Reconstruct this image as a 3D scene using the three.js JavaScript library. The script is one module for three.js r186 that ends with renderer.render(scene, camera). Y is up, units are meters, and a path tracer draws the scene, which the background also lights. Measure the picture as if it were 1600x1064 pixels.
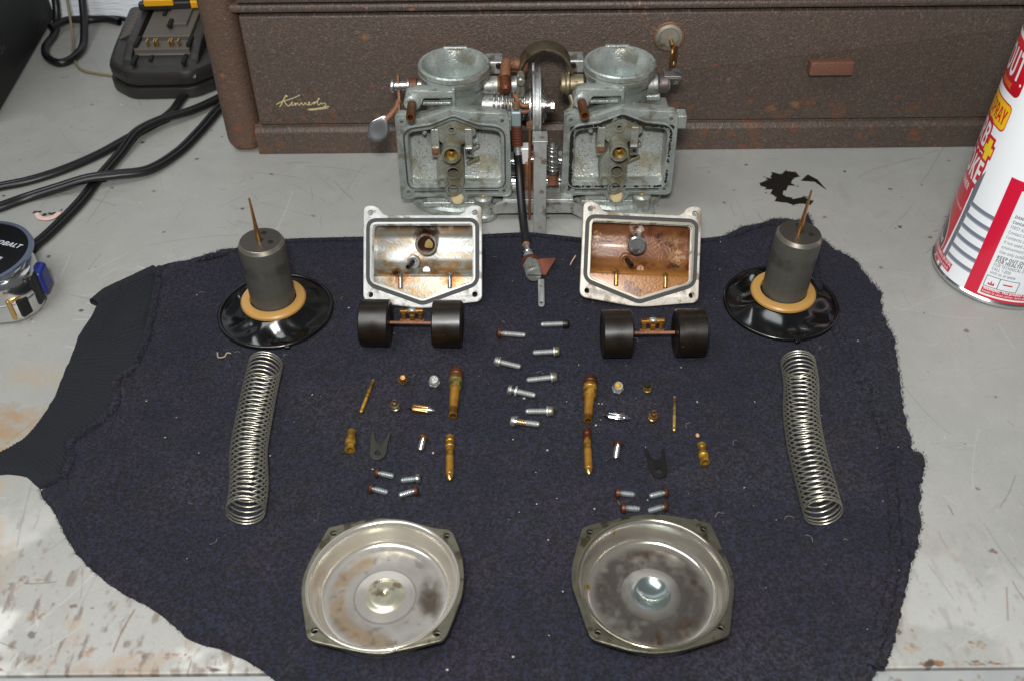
import * as THREE from 'three';
import { RoundedBoxGeometry } from 'three/addons/geometries/RoundedBoxGeometry.js';
import { mergeGeometries, toCreasedNormals } from 'three/addons/utils/BufferGeometryUtils.js';
import { RectAreaLightUniformsLib } from 'three/addons/lights/RectAreaLightUniformsLib.js';

// ------------------------------------------------------------------ camera, light, exposure
const scene = new THREE.Scene();
const camera = new THREE.PerspectiveCamera(38.12, 1024 / 680, 0.01, 20);
{
  const tilt = THREE.MathUtils.degToRad(42.3);
  camera.position.set(0, 0.428 * Math.sin(tilt), 0.428 * Math.cos(tilt));
  camera.up.set(0.006, 1, 0);
  camera.lookAt(0, 0, 0);
  camera.focus = 0.44; camera.userData.fStop = 22;                // the near covers a touch soft
}
scene.add(camera);
const renderer = new THREE.WebGLRenderer({ antialias: true });
renderer.setSize(1024, 680);
renderer.toneMapping = THREE.LinearToneMapping;
renderer.toneMappingExposure = 0.88;
renderer.shadowMap.enabled = true;
scene.background = new THREE.Color(0.125, 0.13, 0.14);          // dim workshop all round
RectAreaLightUniformsLib.init();
{
  const flash = new THREE.RectAreaLight(new THREE.Color(1, 0.985, 0.96), 510, 0.055, 0.032);   // the flash on top of the camera
  flash.name = 'flash_lamp';
  flash.position.set(-0.01, 0.375, 0.335);
  flash.lookAt(0, 0.0, -0.03);
  scene.add(flash);
  const tube = new THREE.RectAreaLight(new THREE.Color(0.93, 0.97, 1), 7.2, 1.2, 0.6);         // workshop ceiling light over the bench
  tube.name = 'ceiling_lamp';
  tube.position.set(-0.45, 1.5, 0.45);
  tube.lookAt(0, 0, 0.05);
  scene.add(tube);
}

// ------------------------------------------------------------------ helpers (all lengths below are millimetres)
const MM = 0.001, TAU = Math.PI * 2;
let seed = 12345;
function rnd() { seed = (seed + 0x6D2B79F5) | 0; let t = Math.imul(seed ^ (seed >>> 15), 1 | seed); t = (t + Math.imul(t ^ (t >>> 7), 61 | t)) ^ t; return ((t ^ (t >>> 14)) >>> 0) / 4294967296; }
const rr = (a, b) => a + (b - a) * rnd();
const clamp = (x, a = 0, b = 1) => Math.min(b, Math.max(a, x));
const smooth = (a, b, x) => { const t = clamp((x - a) / (b - a)); return t * t * (3 - 2 * t); };
const V = (x, y, z) => new THREE.Vector3(x, y, z);
function hash(x, y, s) { let h = Math.imul(x, 374761393) + Math.imul(y, 668265263) + Math.imul(s, 2246822519); h = Math.imul(h ^ (h >>> 13), 1274126177); return ((h ^ (h >>> 16)) >>> 0) / 4294967296; }
function vnoise(x, y, s = 0, per = 0) {
  const xi = Math.floor(x), yi = Math.floor(y), fx = x - xi, fy = y - yi, u = fx * fx * (3 - 2 * fx), v = fy * fy * (3 - 2 * fy);
  const w = (k) => per ? ((k % per) + per) % per : k;
  const a = hash(w(xi), w(yi), s), b = hash(w(xi + 1), w(yi), s), c = hash(w(xi), w(yi + 1), s), d = hash(w(xi + 1), w(yi + 1), s);
  return a + (b - a) * u + (c - a) * v + (a - b - c + d) * u * v;
}
function fbm(x, y, s = 0, oct = 4, per = 0) { let t = 0, a = 0.5, n = 0; for (let o = 0; o < oct; o++) { t += a * vnoise(x, y, s + o * 17, per); n += a; a *= 0.5; x *= 2; y *= 2; per *= 2; } return t / n; }
const used = {};
function numbered(n) { if (!(n in used)) { used[n] = 0; return n; } used[n]++; return n + '_' + String(used[n]).padStart(3, '0'); }
function tag(o, label, category, group) { o.userData.label = label; o.userData.category = category; if (group) o.userData.group = group; return o; }
function thing(name, label, category, p = [0, 0, 0], group, rotY = 0) {
  const o = new THREE.Group(); o.name = numbered(name); o.position.set(p[0] * MM, p[1] * MM, p[2] * MM); o.rotation.y = rotY; scene.add(o);
  return tag(o, label, category, group);
}
function dup(src, p, rotY, label) {
  const o = src.clone(); o.name = numbered(src.name.replace(/_\d+$/, '')); o.userData = { ...src.userData }; o.position.set(p[0] * MM, p[1] * MM, p[2] * MM); o.rotation.y = rotY;
  if (label) o.userData.label = label; scene.add(o); return o;
}
const UVT = 40;
function boxUV(g) {
  const p = g.attributes.position, n = g.attributes.normal, uv = new Float32Array(p.count * 2);
  for (let i = 0; i < p.count; i += 3) {
    let nx = 0, ny = 0, nz = 0; for (let k = 0; k < 3; k++) { nx += n.getX(i + k); ny += n.getY(i + k); nz += n.getZ(i + k); }
    nx = Math.abs(nx); ny = Math.abs(ny); nz = Math.abs(nz);
    for (let k = 0; k < 3; k++) {
      const x = p.getX(i + k), y = p.getY(i + k), z = p.getZ(i + k);
      const [a, b] = nx >= ny && nx >= nz ? [z, y] : ny >= nz ? [x, z] : [x, y];
      uv[(i + k) * 2] = a / UVT; uv[(i + k) * 2 + 1] = b / UVT;
    }
  }
  g.setAttribute('uv', new THREE.BufferAttribute(uv, 2)); return g;
}
function mapUV(g, f) { const p = g.attributes.position, uv = new Float32Array(p.count * 2); for (let i = 0; i < p.count; i++) { const [a, b] = f(p.getX(i), p.getY(i), p.getZ(i)); uv[2 * i] = a; uv[2 * i + 1] = b; } g.setAttribute('uv', new THREE.BufferAttribute(uv, 2)); return g; }
function flat(g) { const q = g.index ? g.toNonIndexed() : g.clone(); for (const k of Object.keys(q.attributes)) if (!['position', 'normal', 'uv'].includes(k)) q.deleteAttribute(k); if (!q.attributes.uv) q.setAttribute('uv', new THREE.BufferAttribute(new Float32Array(q.attributes.position.count * 2), 2)); if (!q.attributes.normal) q.computeVertexNormals(); q.clearGroups(); return q; }
// one named mesh from several millimetre geometries; uv: 'box' (default), 'keep' or a function of the position
function mesh(name, geos, mat, parent, uv = 'box') {
  let g = mergeGeometries((Array.isArray(geos) ? geos : [geos]).map(flat));
  if (uv === 'box') boxUV(g); else if (typeof uv === 'function') mapUV(g, uv);
  g.scale(MM, MM, MM);
  const m = new THREE.Mesh(g, mat); m.name = name; m.castShadow = m.receiveShadow = true; parent.add(m); return m;
}
function top(name, geos, mat, label, category, group, uv) { const m = mesh(numbered(name), geos, mat, scene, uv); return tag(m, label, category, group); }
const tr = (g, x = 0, y = 0, z = 0, rx = 0, ry = 0, rz = 0) => { if (rx) g.rotateX(rx); if (ry) g.rotateY(ry); if (rz) g.rotateZ(rz); return g.translate(x, y, z); };
const box = (w, h, d, r = 0.4, seg = 2) => new RoundedBoxGeometry(w, h, d, seg, Math.min(r, w / 2.02, h / 2.02, d / 2.02));
const bx = (x0, x1, y0, y1, z0, z1, r = 0.4, seg = 2) => box(x1 - x0, y1 - y0, z1 - z0, r, seg).translate((x0 + x1) / 2, (y0 + y1) / 2, (z0 + z1) / 2);
const lathe = (prof, seg = 48, crease = 0.6) => toCreasedNormals(new THREE.LatheGeometry(prof.map(([r, y]) => new THREE.Vector2(Math.max(r, 1e-4), y)), seg), crease);
const solid = (r, h, c = 0.3, seg = 32) => lathe([[0, 0], [r - c, 0], [r, c], [r, h - c], [r - c, h], [0, h]], seg);      // chamfered rod, axis y from 0 up
const pipe = (ro, ri, h, seg = 32) => lathe([[ri, 0], [ro, 0], [ro, h], [ri, h], [ri, 0]], seg);
function along(g, a, b) {                                         // y axis of g laid from a towards b
  const d = V(...b).sub(V(...a)).normalize(); g.applyQuaternion(new THREE.Quaternion().setFromUnitVectors(V(0, 1, 0), d)); return g.translate(...a);
}
const dist = (a, b) => Math.hypot(a[0] - b[0], a[1] - b[1], a[2] - b[2]);
const rod = (a, b, r, c = 0.2, seg = 24) => along(solid(r, dist(a, b), Math.min(c, r * 0.5), seg), a, b);
const hose = (pts, r, seg = 80, rad = 12, tension = 0.5) => new THREE.TubeGeometry(new THREE.CatmullRomCurve3(pts.map((p) => V(...p)), false, 'catmullrom', tension), seg, r, rad, false);
function poly(pts, holes = [], round = 0) {
  const S = (Q, P) => {
    if (!round) { Q.moveTo(...P[0]); for (const p of P.slice(1)) Q.lineTo(...p); Q.closePath(); return Q; }
    P.forEach((p, i) => {
      const a = P[(i + P.length - 1) % P.length], b = P[(i + 1) % P.length], la = Math.hypot(a[0] - p[0], a[1] - p[1]), lb = Math.hypot(b[0] - p[0], b[1] - p[1]);
      const r = Math.min(p[2] ?? round, la * 0.49, lb * 0.49), p0 = [p[0] + (a[0] - p[0]) / la * r, p[1] + (a[1] - p[1]) / la * r], p1 = [p[0] + (b[0] - p[0]) / lb * r, p[1] + (b[1] - p[1]) / lb * r];
      if (i) Q.lineTo(...p0); else Q.moveTo(...p0); Q.quadraticCurveTo(p[0], p[1], ...p1);
    });
    Q.closePath(); return Q;
  };
  const s = S(new THREE.Shape(), pts);
  for (const h of holes) { if (typeof h[0] === 'number') { const q = new THREE.Path(); q.absarc(h[0], h[1], h[2], 0, TAU, true); s.holes.push(q); } else s.holes.push(S(new THREE.Path(), h)); }
  return s;
}
const ext = (shape, depth, bevel = 0.25, curve = 10) => toCreasedNormals(new THREE.ExtrudeGeometry(shape, { depth: Math.max(depth - 2 * bevel, 0.01), bevelEnabled: bevel > 0, bevelThickness: bevel, bevelSize: bevel, bevelOffset: -bevel, bevelSegments: 2, curveSegments: curve }), 0.5).translate(0, 0, bevel);
function coil(curve, r, turns, wire, seg, dead = 1.6) {           // wire helix along a curve, closely wound at both ends
  const pts = [], N = turns * 20, L = curve.getLength(), up = V(0, 1, 0);
  for (let i = 0; i <= N; i++) {
    const k = i / 20; let s = k < dead ? k * wire * 2.1 : k > turns - dead ? L - (turns - k) * wire * 2.1 : 0;
    if (!s) { const a = dead * wire * 2.1; s = a + (k - dead) / (turns - 2 * dead) * (L - 2 * a); }
    const u = clamp(s / L), c = curve.getPointAt(u), t = curve.getTangentAt(u), e = V().crossVectors(t, up).normalize(), n = V().crossVectors(e, t).normalize(), a = k * TAU;
    pts.push(c.clone().addScaledVector(e, Math.cos(a) * r).addScaledVector(n, Math.sin(a) * r));
  }
  return new THREE.TubeGeometry(new THREE.CatmullRomCurve3(pts), N * 1, wire / 2, 7, false);
}

// ------------------------------------------------------------------ textures
function canvas(w, h, draw, srgb = true) {
  const c = document.createElement('canvas'); c.width = w; c.height = h; const x = c.getContext('2d'); draw(x, w, h);
  const t = new THREE.CanvasTexture(c); if (srgb) t.colorSpace = THREE.SRGBColorSpace; t.wrapS = t.wrapT = THREE.RepeatWrapping; t.magFilter = THREE.LinearFilter; return t;
}
function grain(size, f) {                                          // tileable grey map, f(u, v) in 0..1
  const d = new Uint8Array(size * size * 4);
  for (let y = 0; y < size; y++) for (let x = 0; x < size; x++) { const v = clamp(f(x / size, y / size)) * 255, i = (y * size + x) * 4; d[i] = d[i + 1] = d[i + 2] = v; d[i + 3] = 255; }
  const t = new THREE.DataTexture(d, size, size); t.wrapS = t.wrapT = THREE.RepeatWrapping; t.magFilter = THREE.LinearFilter; t.minFilter = THREE.LinearFilter; t.needsUpdate = true; return t;
}
function tint(size, f) {                                           // tileable sRGB colour map, f(u, v) -> [r, g, b] 0..255
  const d = new Uint8Array(size * size * 4);
  for (let y = 0; y < size; y++) for (let x = 0; x < size; x++) { const c = f(x / size, y / size), i = (y * size + x) * 4; for (let k = 0; k < 3; k++) d[i + k] = clamp(c[k], 0, 255); d[i + 3] = 255; }
  const t = new THREE.DataTexture(d, size, size); t.colorSpace = THREE.SRGBColorSpace; t.wrapS = t.wrapT = THREE.RepeatWrapping; t.magFilter = THREE.LinearFilter; t.minFilter = THREE.LinearFilter; t.needsUpdate = true; return t;
}
const mix3 = (a, b, t) => [a[0] + (b[0] - a[0]) * t, a[1] + (b[1] - a[1]) * t, a[2] + (b[2] - a[2]) * t];
const rep = (t, k) => { const c = t.clone(); c.repeat.set(k, k); c.needsUpdate = true; return c; };
const T = {
  turned: tint(256, (u, v) => { const a = fbm(u * 64, v * 3, 821, 3, 0), b = fbm(u * 3, v * 60, 823, 3), c = fbm(u * 6, v * 6, 825, 4, 6); const k = 0.88 + 0.08 * a + 0.08 * (b - 0.5) - 0.18 * smooth(0.5, 0.75, c); return [214 * k, 212 * k, 206 * k]; }),
  streak: tint(256, (u, v) => { const a = fbm(u * 8, v * 40, 831, 4, 8), c = fbm(u * 7, v * 7, 833, 5, 7); return mix3(mix3([150, 140, 126], [226, 214, 196], a), [255, 224, 176], smooth(0.52, 0.75, c) * 0.7); }),
  floor: tint(512, (u, v) => { const n = fbm(u * 6, v * 6, 33, 5, 6), g = smooth(0.46, 0.7, fbm(u * 6, v * 6, 53, 5, 6)), s = fbm(u * 70, v * 70, 18, 2, 70); let c = mix3([170, 177, 173], [208, 213, 208], n); c = mix3(c, [160, 146, 110], g * 0.55); c = mix3(c, [232, 232, 224], smooth(0.68, 0.8, s) * 0.35); return mix3(c, [104, 96, 76], smooth(0.34, 0.22, s) * 0.45); }),
  fine: grain(256, (u, v) => fbm(u * 64, v * 64, 3, 3, 64)),
  rough: grain(256, (u, v) => 0.62 + 0.5 * (fbm(u * 8, v * 8, 9, 5, 8) - 0.5)),
  cast: tint(512, (u, v) => { const n = fbm(u * 6, v * 6, 21, 5, 6), g = smooth(0.5, 0.72, fbm(u * 9, v * 9, 41, 5, 9)), s = fbm(u * 90, v * 90, 5, 2, 90); let c = mix3([138, 145, 141], [176, 182, 176], n); c = mix3(c, [112, 108, 92], g * 0.6); return mix3(c, [86, 84, 72], smooth(0.62, 0.82, s) * 0.28); }),
  grimy: tint(512, (u, v) => { const n = fbm(u * 6, v * 6, 31, 5, 6), g = smooth(0.42, 0.66, fbm(u * 7, v * 7, 51, 5, 7)), s = fbm(u * 80, v * 80, 8, 2, 80); let c = mix3([140, 144, 138], [178, 182, 174], n); c = mix3(c, [128, 116, 88], g * 0.65); return mix3(c, [84, 74, 56], smooth(0.66, 0.82, s) * 0.45); }),
  rust: tint(256, (u, v) => { const n = fbm(u * 10, v * 10, 61, 5, 10); return mix3(mix3([104, 72, 54], [166, 112, 78], n), [92, 84, 74], smooth(0.58, 0.75, fbm(u * 5, v * 5, 71, 4, 5)) * 0.7); }),
  brass: tint(256, (u, v) => { const n = fbm(u * 12, v * 12, 81, 5, 12); return mix3(mix3([226, 198, 122], [192, 158, 86], n), [100, 80, 48], smooth(0.5, 0.75, fbm(u * 9, v * 9, 91, 4, 9)) * 0.8); }),
  steel: tint(256, (u, v) => { const n = fbm(u * 14, v * 14, 101, 5, 14); return mix3(mix3([170, 172, 172], [215, 214, 208], n), [110, 98, 84], smooth(0.58, 0.78, fbm(u * 11, v * 11, 111, 4, 11)) * 0.7); }),
  pile: tint(1400, (u, v) => { const x = u * 420 - 220, z = v * 300 - 100, k = 0.22 + 1.2 * smooth(0.12, 0.88, fbm(x * 1.4, z * 1.4, 121, 3)), w = fbm(x / 26, z / 22, 131, 5), b = fbm(x / 15 + 3, z / 15, 135, 5), g = fbm(x / 40 + 8, z / 40, 137, 4); let c = mix3([24 * k, 26 * k, 42 * k], [33 * k, 28 * k, 43 * k], smooth(0.38, 0.62, w)); c = mix3(c, [18 * k, 21 * k, 37 * k], smooth(0.45, 0.7, b) * 0.6); c = mix3(c, [44 * k, 43 * k, 50 * k], smooth(0.5, 0.75, g) * 0.5); return mix3(c, [40 * k, 34 * k, 33 * k], smooth(0.6, 0.78, fbm(x / 9, z / 9, 139, 4)) * 0.4); }),
  pileBump: grain(512, (u, v) => fbm(u * 60, v * 60, 141, 4, 60)),
};
const std = (o) => new THREE.MeshStandardMaterial(o), phy = (o) => new THREE.MeshPhysicalMaterial(o);
const M = {
  cast: std({ map: T.cast, metalness: 0.38, roughness: 0.52, roughnessMap: T.rough, bumpMap: T.fine, bumpScale: 0.00012 }),
  grimy: std({ map: T.grimy, metalness: 0.4, roughness: 0.5, roughnessMap: T.rough, bumpMap: T.fine, bumpScale: 0.00015 }),
  floor: std({ map: T.floor, metalness: 0.5, roughness: 0.4, roughnessMap: T.rough, bumpMap: T.fine, bumpScale: 0.00012 }),
  column: std({ map: T.grimy, color: 0xe6e4dc, metalness: 0.4, roughness: 0.48, bumpMap: T.fine, bumpScale: 0.00015 }),
  disc: std({ color: 0x9aa9ab, metalness: 0.5, roughness: 0.5, bumpMap: T.fine, bumpScale: 0.00005 }),
  steel: std({ map: T.steel, metalness: 0.9, roughness: 0.38, roughnessMap: T.rough, bumpMap: T.fine, bumpScale: 0.00004 }),
  zinc: std({ map: T.steel, color: 0xe8eaea, metalness: 0.75, roughness: 0.5, bumpMap: T.fine, bumpScale: 0.00008 }),
  chrome: std({ color: 0xdadcdc, metalness: 1, roughness: 0.14 }),
  brass: std({ map: T.brass, metalness: 0.85, roughness: 0.42, bumpMap: T.fine, bumpScale: 0.00005 }),
  brightBrass: std({ color: 0xd9b06a, metalness: 0.95, roughness: 0.25 }),
  copper: std({ color: 0xcf9a62, metalness: 0.95, roughness: 0.28 }),
  rust: std({ map: T.rust, metalness: 0.35, roughness: 0.6, bumpMap: T.fine, bumpScale: 0.0003 }),
  rustHead: std({ map: T.rust, color: 0xa88c86, metalness: 0.55, roughness: 0.45, bumpMap: T.fine, bumpScale: 0.0001 }),
  dark: std({ color: 0x17150f, metalness: 0.2, roughness: 0.6 }),
  hole: std({ color: 0x0d0c0a, metalness: 0, roughness: 0.9 }),
  rubber: std({ color: 0x101010, roughness: 0.5, bumpMap: T.fine, bumpScale: 0.00003 }),
  skirt: phy({ color: 0x090909, roughness: 0.34, roughnessMap: T.rough, clearcoat: 0.3, clearcoatRoughness: 0.22 }),
  plastic: std({ color: 0x262421, roughness: 0.42, bumpMap: T.fine, bumpScale: 0.00006 }),
  plasticSoft: std({ color: 0x57514a, roughness: 0.6, bumpMap: T.fine, bumpScale: 0.00006 }),
  gasket: std({ color: 0x3a3b3b, roughness: 0.75, bumpMap: T.fine, bumpScale: 0.0001 }),
  residue: std({ color: 0x0e0c0b, roughness: 0.75, bumpMap: T.fine, bumpScale: 0.0003 }),
  blob: phy({ color: 0xd8c79a, roughness: 0.2, clearcoat: 0.5 }),
  blackSteel: std({ color: 0x35332f, metalness: 0.8, roughness: 0.45, bumpMap: T.fine, bumpScale: 0.00004 }),
  lint: std({ color: 0x9c978c, roughness: 1 }),
};

// ------------------------------------------------------------------ the bench and the wall behind it
const benchMap = (() => {
  const W = 2048, H = 1536, X = (x) => (x + 330) / 660 * W, Y = (z) => (z + 330) / 495 * H, K = W / 660;
  return canvas(W, H, (c) => {
    const im = c.createImageData(W, H), d = im.data;
    for (let j = 0; j < H; j++) for (let i = 0; i < W; i++) {
      const u = i / K, v = j / K, z = v - 330, x = u - 330, n = fbm(u / 60, v / 60, 201, 4), f = vnoise(u * 2.2, v * 2.2, 203), m = fbm(u / 9, v / 9, 205, 4);
      let col = mix3([146, 147, 143], [158, 156, 150], n); const k = 1 + (f - 0.5) * 0.05 + (m - 0.5) * 0.05; col = col.map((q) => q * k);
      const o = (j * W + i) * 4;
      // worn, rusty paint towards the front edge, most of all on the left
      const front = smooth(60, 150, z) * (0.3 + 0.7 * smooth(20, -160, x)), r1 = fbm(u / 8, v / 11, 211, 5), r2 = fbm(u / 2.6, v / 5, 213, 5);
      const pale = smooth(0.48, 0.62, fbm(u / 25, v / 18, 215, 4)) * front; col = mix3(col, [208, 207, 201], pale * 0.85);
      col = mix3(col, [156, 126, 98], smooth(0.52, 0.78, r1) * front * 0.42); col = mix3(col, [96, 80, 68], smooth(0.58, 0.78, r2) * front * 0.6);
      const st = smooth(0.5, 0.64, fbm(u / 22, v / 26, 221, 4)) * smooth(-170, -205, x) * smooth(5, 40, z); col = mix3(col, [178, 138, 92], st * 0.6);
      for (let q = 0; q < 3; q++) d[o + q] = clamp(col[q], 0, 255); d[o + 3] = 255;
    }
    c.putImageData(im, 0, 0);
    const blot = (x, z, r, col, n = 9, sq = 1) => { c.fillStyle = col; c.beginPath(); for (let i = 0; i < n * 2; i++) { const a = i / (n * 2) * TAU, q = r * rr(0.45, 1.15); c.lineTo(X(x + Math.cos(a) * q), Y(z + Math.sin(a) * q * sq)); } c.closePath(); c.fill(); };
    for (let i = 0; i < 900; i++) { c.fillStyle = `rgba(${rnd() < 0.5 ? '120,116,106' : '172,174,168'},${rr(0.02, 0.09)})`; c.beginPath(); c.ellipse(X(rr(-320, 320)), Y(rr(-310, 150)), rr(3, 40), rr(2, 14), rr(0, 3), 0, TAU); c.fill(); }
    const scratch = (x, z, l, a, w, col) => { c.strokeStyle = col; c.lineWidth = w * K; c.beginPath(); c.moveTo(X(x), Y(z)); const b = rr(-0.12, 0.12); c.quadraticCurveTo(X(x + Math.cos(a) * l / 2 - Math.sin(a) * l * b), Y(z + Math.sin(a) * l / 2 + Math.cos(a) * l * b), X(x + Math.cos(a) * l), Y(z + Math.sin(a) * l)); c.stroke(); };
    for (let i = 0; i < 1100; i++) { const x = rr(-320, 320), z = rr(-310, 150); scratch(x, z, Math.pow(rnd(), 2.4) * 46 + 1.5, rr(0, Math.PI), rr(0.12, 0.4), `rgba(${rnd() < 0.6 ? '70,66,60' : '205,206,202'},${rr(0.12, 0.5)})`); }
    for (let i = 0; i < 120; i++) { const x = rr(-320, 320), z = rr(90, 154); scratch(x, z, rr(2, 16), Math.PI / 2 + rr(-0.35, 0.35), rr(0.2, 0.7), `rgba(92,64,46,${rr(0.12, 0.5)})`); }
    for (let i = 0; i < 1300; i++) { const x = rr(-320, 320), z = rr(-310, 150), r = Math.pow(rnd(), 6) * 1.4 + 0.15; blot(x, z, r, `rgba(${rnd() < 0.75 ? '62,54,48' : rnd() < 0.5 ? '130,96,68' : '206,206,200'},${rr(0.3, 0.85)})`, 5); }
    for (let i = 0; i < 60; i++) { const x = rr(-320, 320), z = rr(60, 150); blot(x, z, rr(0.6, 2.4), `rgba(${rnd() < 0.5 ? '84,62,48' : '150,104,70'},${rr(0.3, 0.7)})`, 8, 0.6); }
    // rust stain at the cuff, and the rust line along the front seam
    for (let i = 0; i < 70; i++) blot(-204 + rr(-14, 15), 54 + rr(-15, 13), rr(2, 6), `rgba(158,112,62,${rr(0.06, 0.2)})`, 9);
    for (let x = -320; x < 320; x += 0.7) { const q = fbm(x / 11 + 50, 3, 231, 4); blot(x, 154.4 + rr(-0.6, 0.6), 0.4 + 1.5 * smooth(0.48, 0.75, q), `rgba(${rnd() < 0.6 ? '70,58,52' : '140,92,64'},${0.15 + 0.6 * smooth(0.42, 0.7, q)})`, 5, 0.5); }
    for (const [x, z, s] of [[-152, 149, 5], [-120, 148, 3.5], [-138, 146, 3], [-109, 148, 4], [-168, 120, 6], [-160, 132, 3], [128, 147, 3], [150, 146, 2.5]]) for (let i = 0; i < 18; i++) blot(x + rr(-s, s), z + 2 + rr(-s, s) * 0.6, rr(0.3, 1.2), `rgba(${rnd() < 0.4 ? '168,112,68' : '104,78,60'},${rr(0.12, 0.4)})`, 8, 0.7);
    // patch where the paint has come off down to black
    const chip = [[131.5, -121.5], [135.5, -123.5], [134, -127], [138, -126], [139.5, -131], [144, -129.5], [147.5, -133], [152, -131.5], [153, -127.5], [149, -125], [147, -120.5], [150, -117.5], [145.5, -118.5], [142.5, -114.5], [141.5, -109.5], [145, -106.8], [151, -108.2], [155.5, -104.5], [153, -101], [148, -101.5], [144, -100.6], [140.5, -103.5], [136, -104.5], [136.8, -108.5], [134.8, -111.5], [136, -114.5], [133, -116], [130.5, -118]];
    c.fillStyle = '#15110e'; c.beginPath(); for (const p of chip) for (let k = 0; k < 6; k++) c.lineTo(X(p[0] + rr(-0.9, 0.9)), Y(p[1] + rr(-0.9, 0.9))); c.closePath(); c.fill();
    c.beginPath(); for (const p of [[153, -123], [158, -129], [162, -124], [164.5, -114], [160, -122]]) c.lineTo(X(p[0]), Y(p[1])); c.closePath(); c.fill();
    for (let i = 0; i < 8; i++) blot(144 + rr(-12, 20), -114 + rr(-16, 14), rr(0.4, 1.1), '#1a1612', 5);
    // dark flakes and pale scuffs left of the cloth
    for (let i = 0; i < 16; i++) blot(-235 + rr(-8, 9), -99 + rr(-5, 5), rr(0.6, 2), '#2a2622', 5);
    for (let i = 0; i < 26; i++) scratch(rr(-205, -165), rr(-55, 30), rr(6, 26), rr(-0.9, 0.3), rr(0.3, 0.9), `rgba(222,224,222,${rr(0.1, 0.35)})`);
  });
})();
benchMap.wrapS = benchMap.wrapT = THREE.MirroredRepeatWrapping;
const benchUV = (x, y, z) => [(x + 330) / 660, 1 - (z + 330) / 495];
M.bench = std({ map: benchMap, roughness: 0.46, bumpMap: rep(T.fine, 1), bumpScale: 0.00002 });
{
  const bench = new THREE.Group(); bench.name = 'workbench'; scene.add(bench); tag(bench, 'grey painted workbench with scratches and rust along its front edge', 'workbench'); bench.userData.kind = 'structure';
  M.bench.bumpMap = null;
  const t = mesh('bench_top', bx(-900, 900, -38, 0, -330, 155.8, 0.5), M.bench, bench, benchUV);
  const edge = std({ map: tint(256, (u, v) => { const n = fbm(u * 5, v * 5, 301, 5, 5), s = smooth(0.55, 0.75, fbm(u * 9, v * 9, 311, 5, 9)); return mix3(mix3([160, 164, 164], [184, 184, 180], n), [128, 104, 86], s * 0.7); }), metalness: 0.35, roughness: 0.38 });
  mesh('front_edge', ext(poly([[156.5, -38], [156.5, -0.4], [166, -0.9, 3], [173, -6, 6], [173, -38]], [], 0.5), 1800, 0.2).rotateY(-Math.PI / 2).translate(900, 0, 0), edge, bench);
  const wall = new THREE.Group(); wall.name = 'wall'; wall.userData.kind = 'structure'; wall.userData.label = 'white painted wall board behind the bench'; wall.userData.category = 'wall'; scene.add(wall);
  const wm = std({ map: tint(256, (u, v) => mix3([232, 238, 244], [242, 245, 248], fbm(u * 4, v * 30, 321, 4, 4))), roughness: 0.6, bumpMap: grain(256, (u, v) => fbm(u * 4, v * 40, 331, 3, 4)), bumpScale: 0.0005 });
  mesh('wall_board', bx(-900, 900, -38, 500, -345, -331, 1), wm, wall);
}

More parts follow.
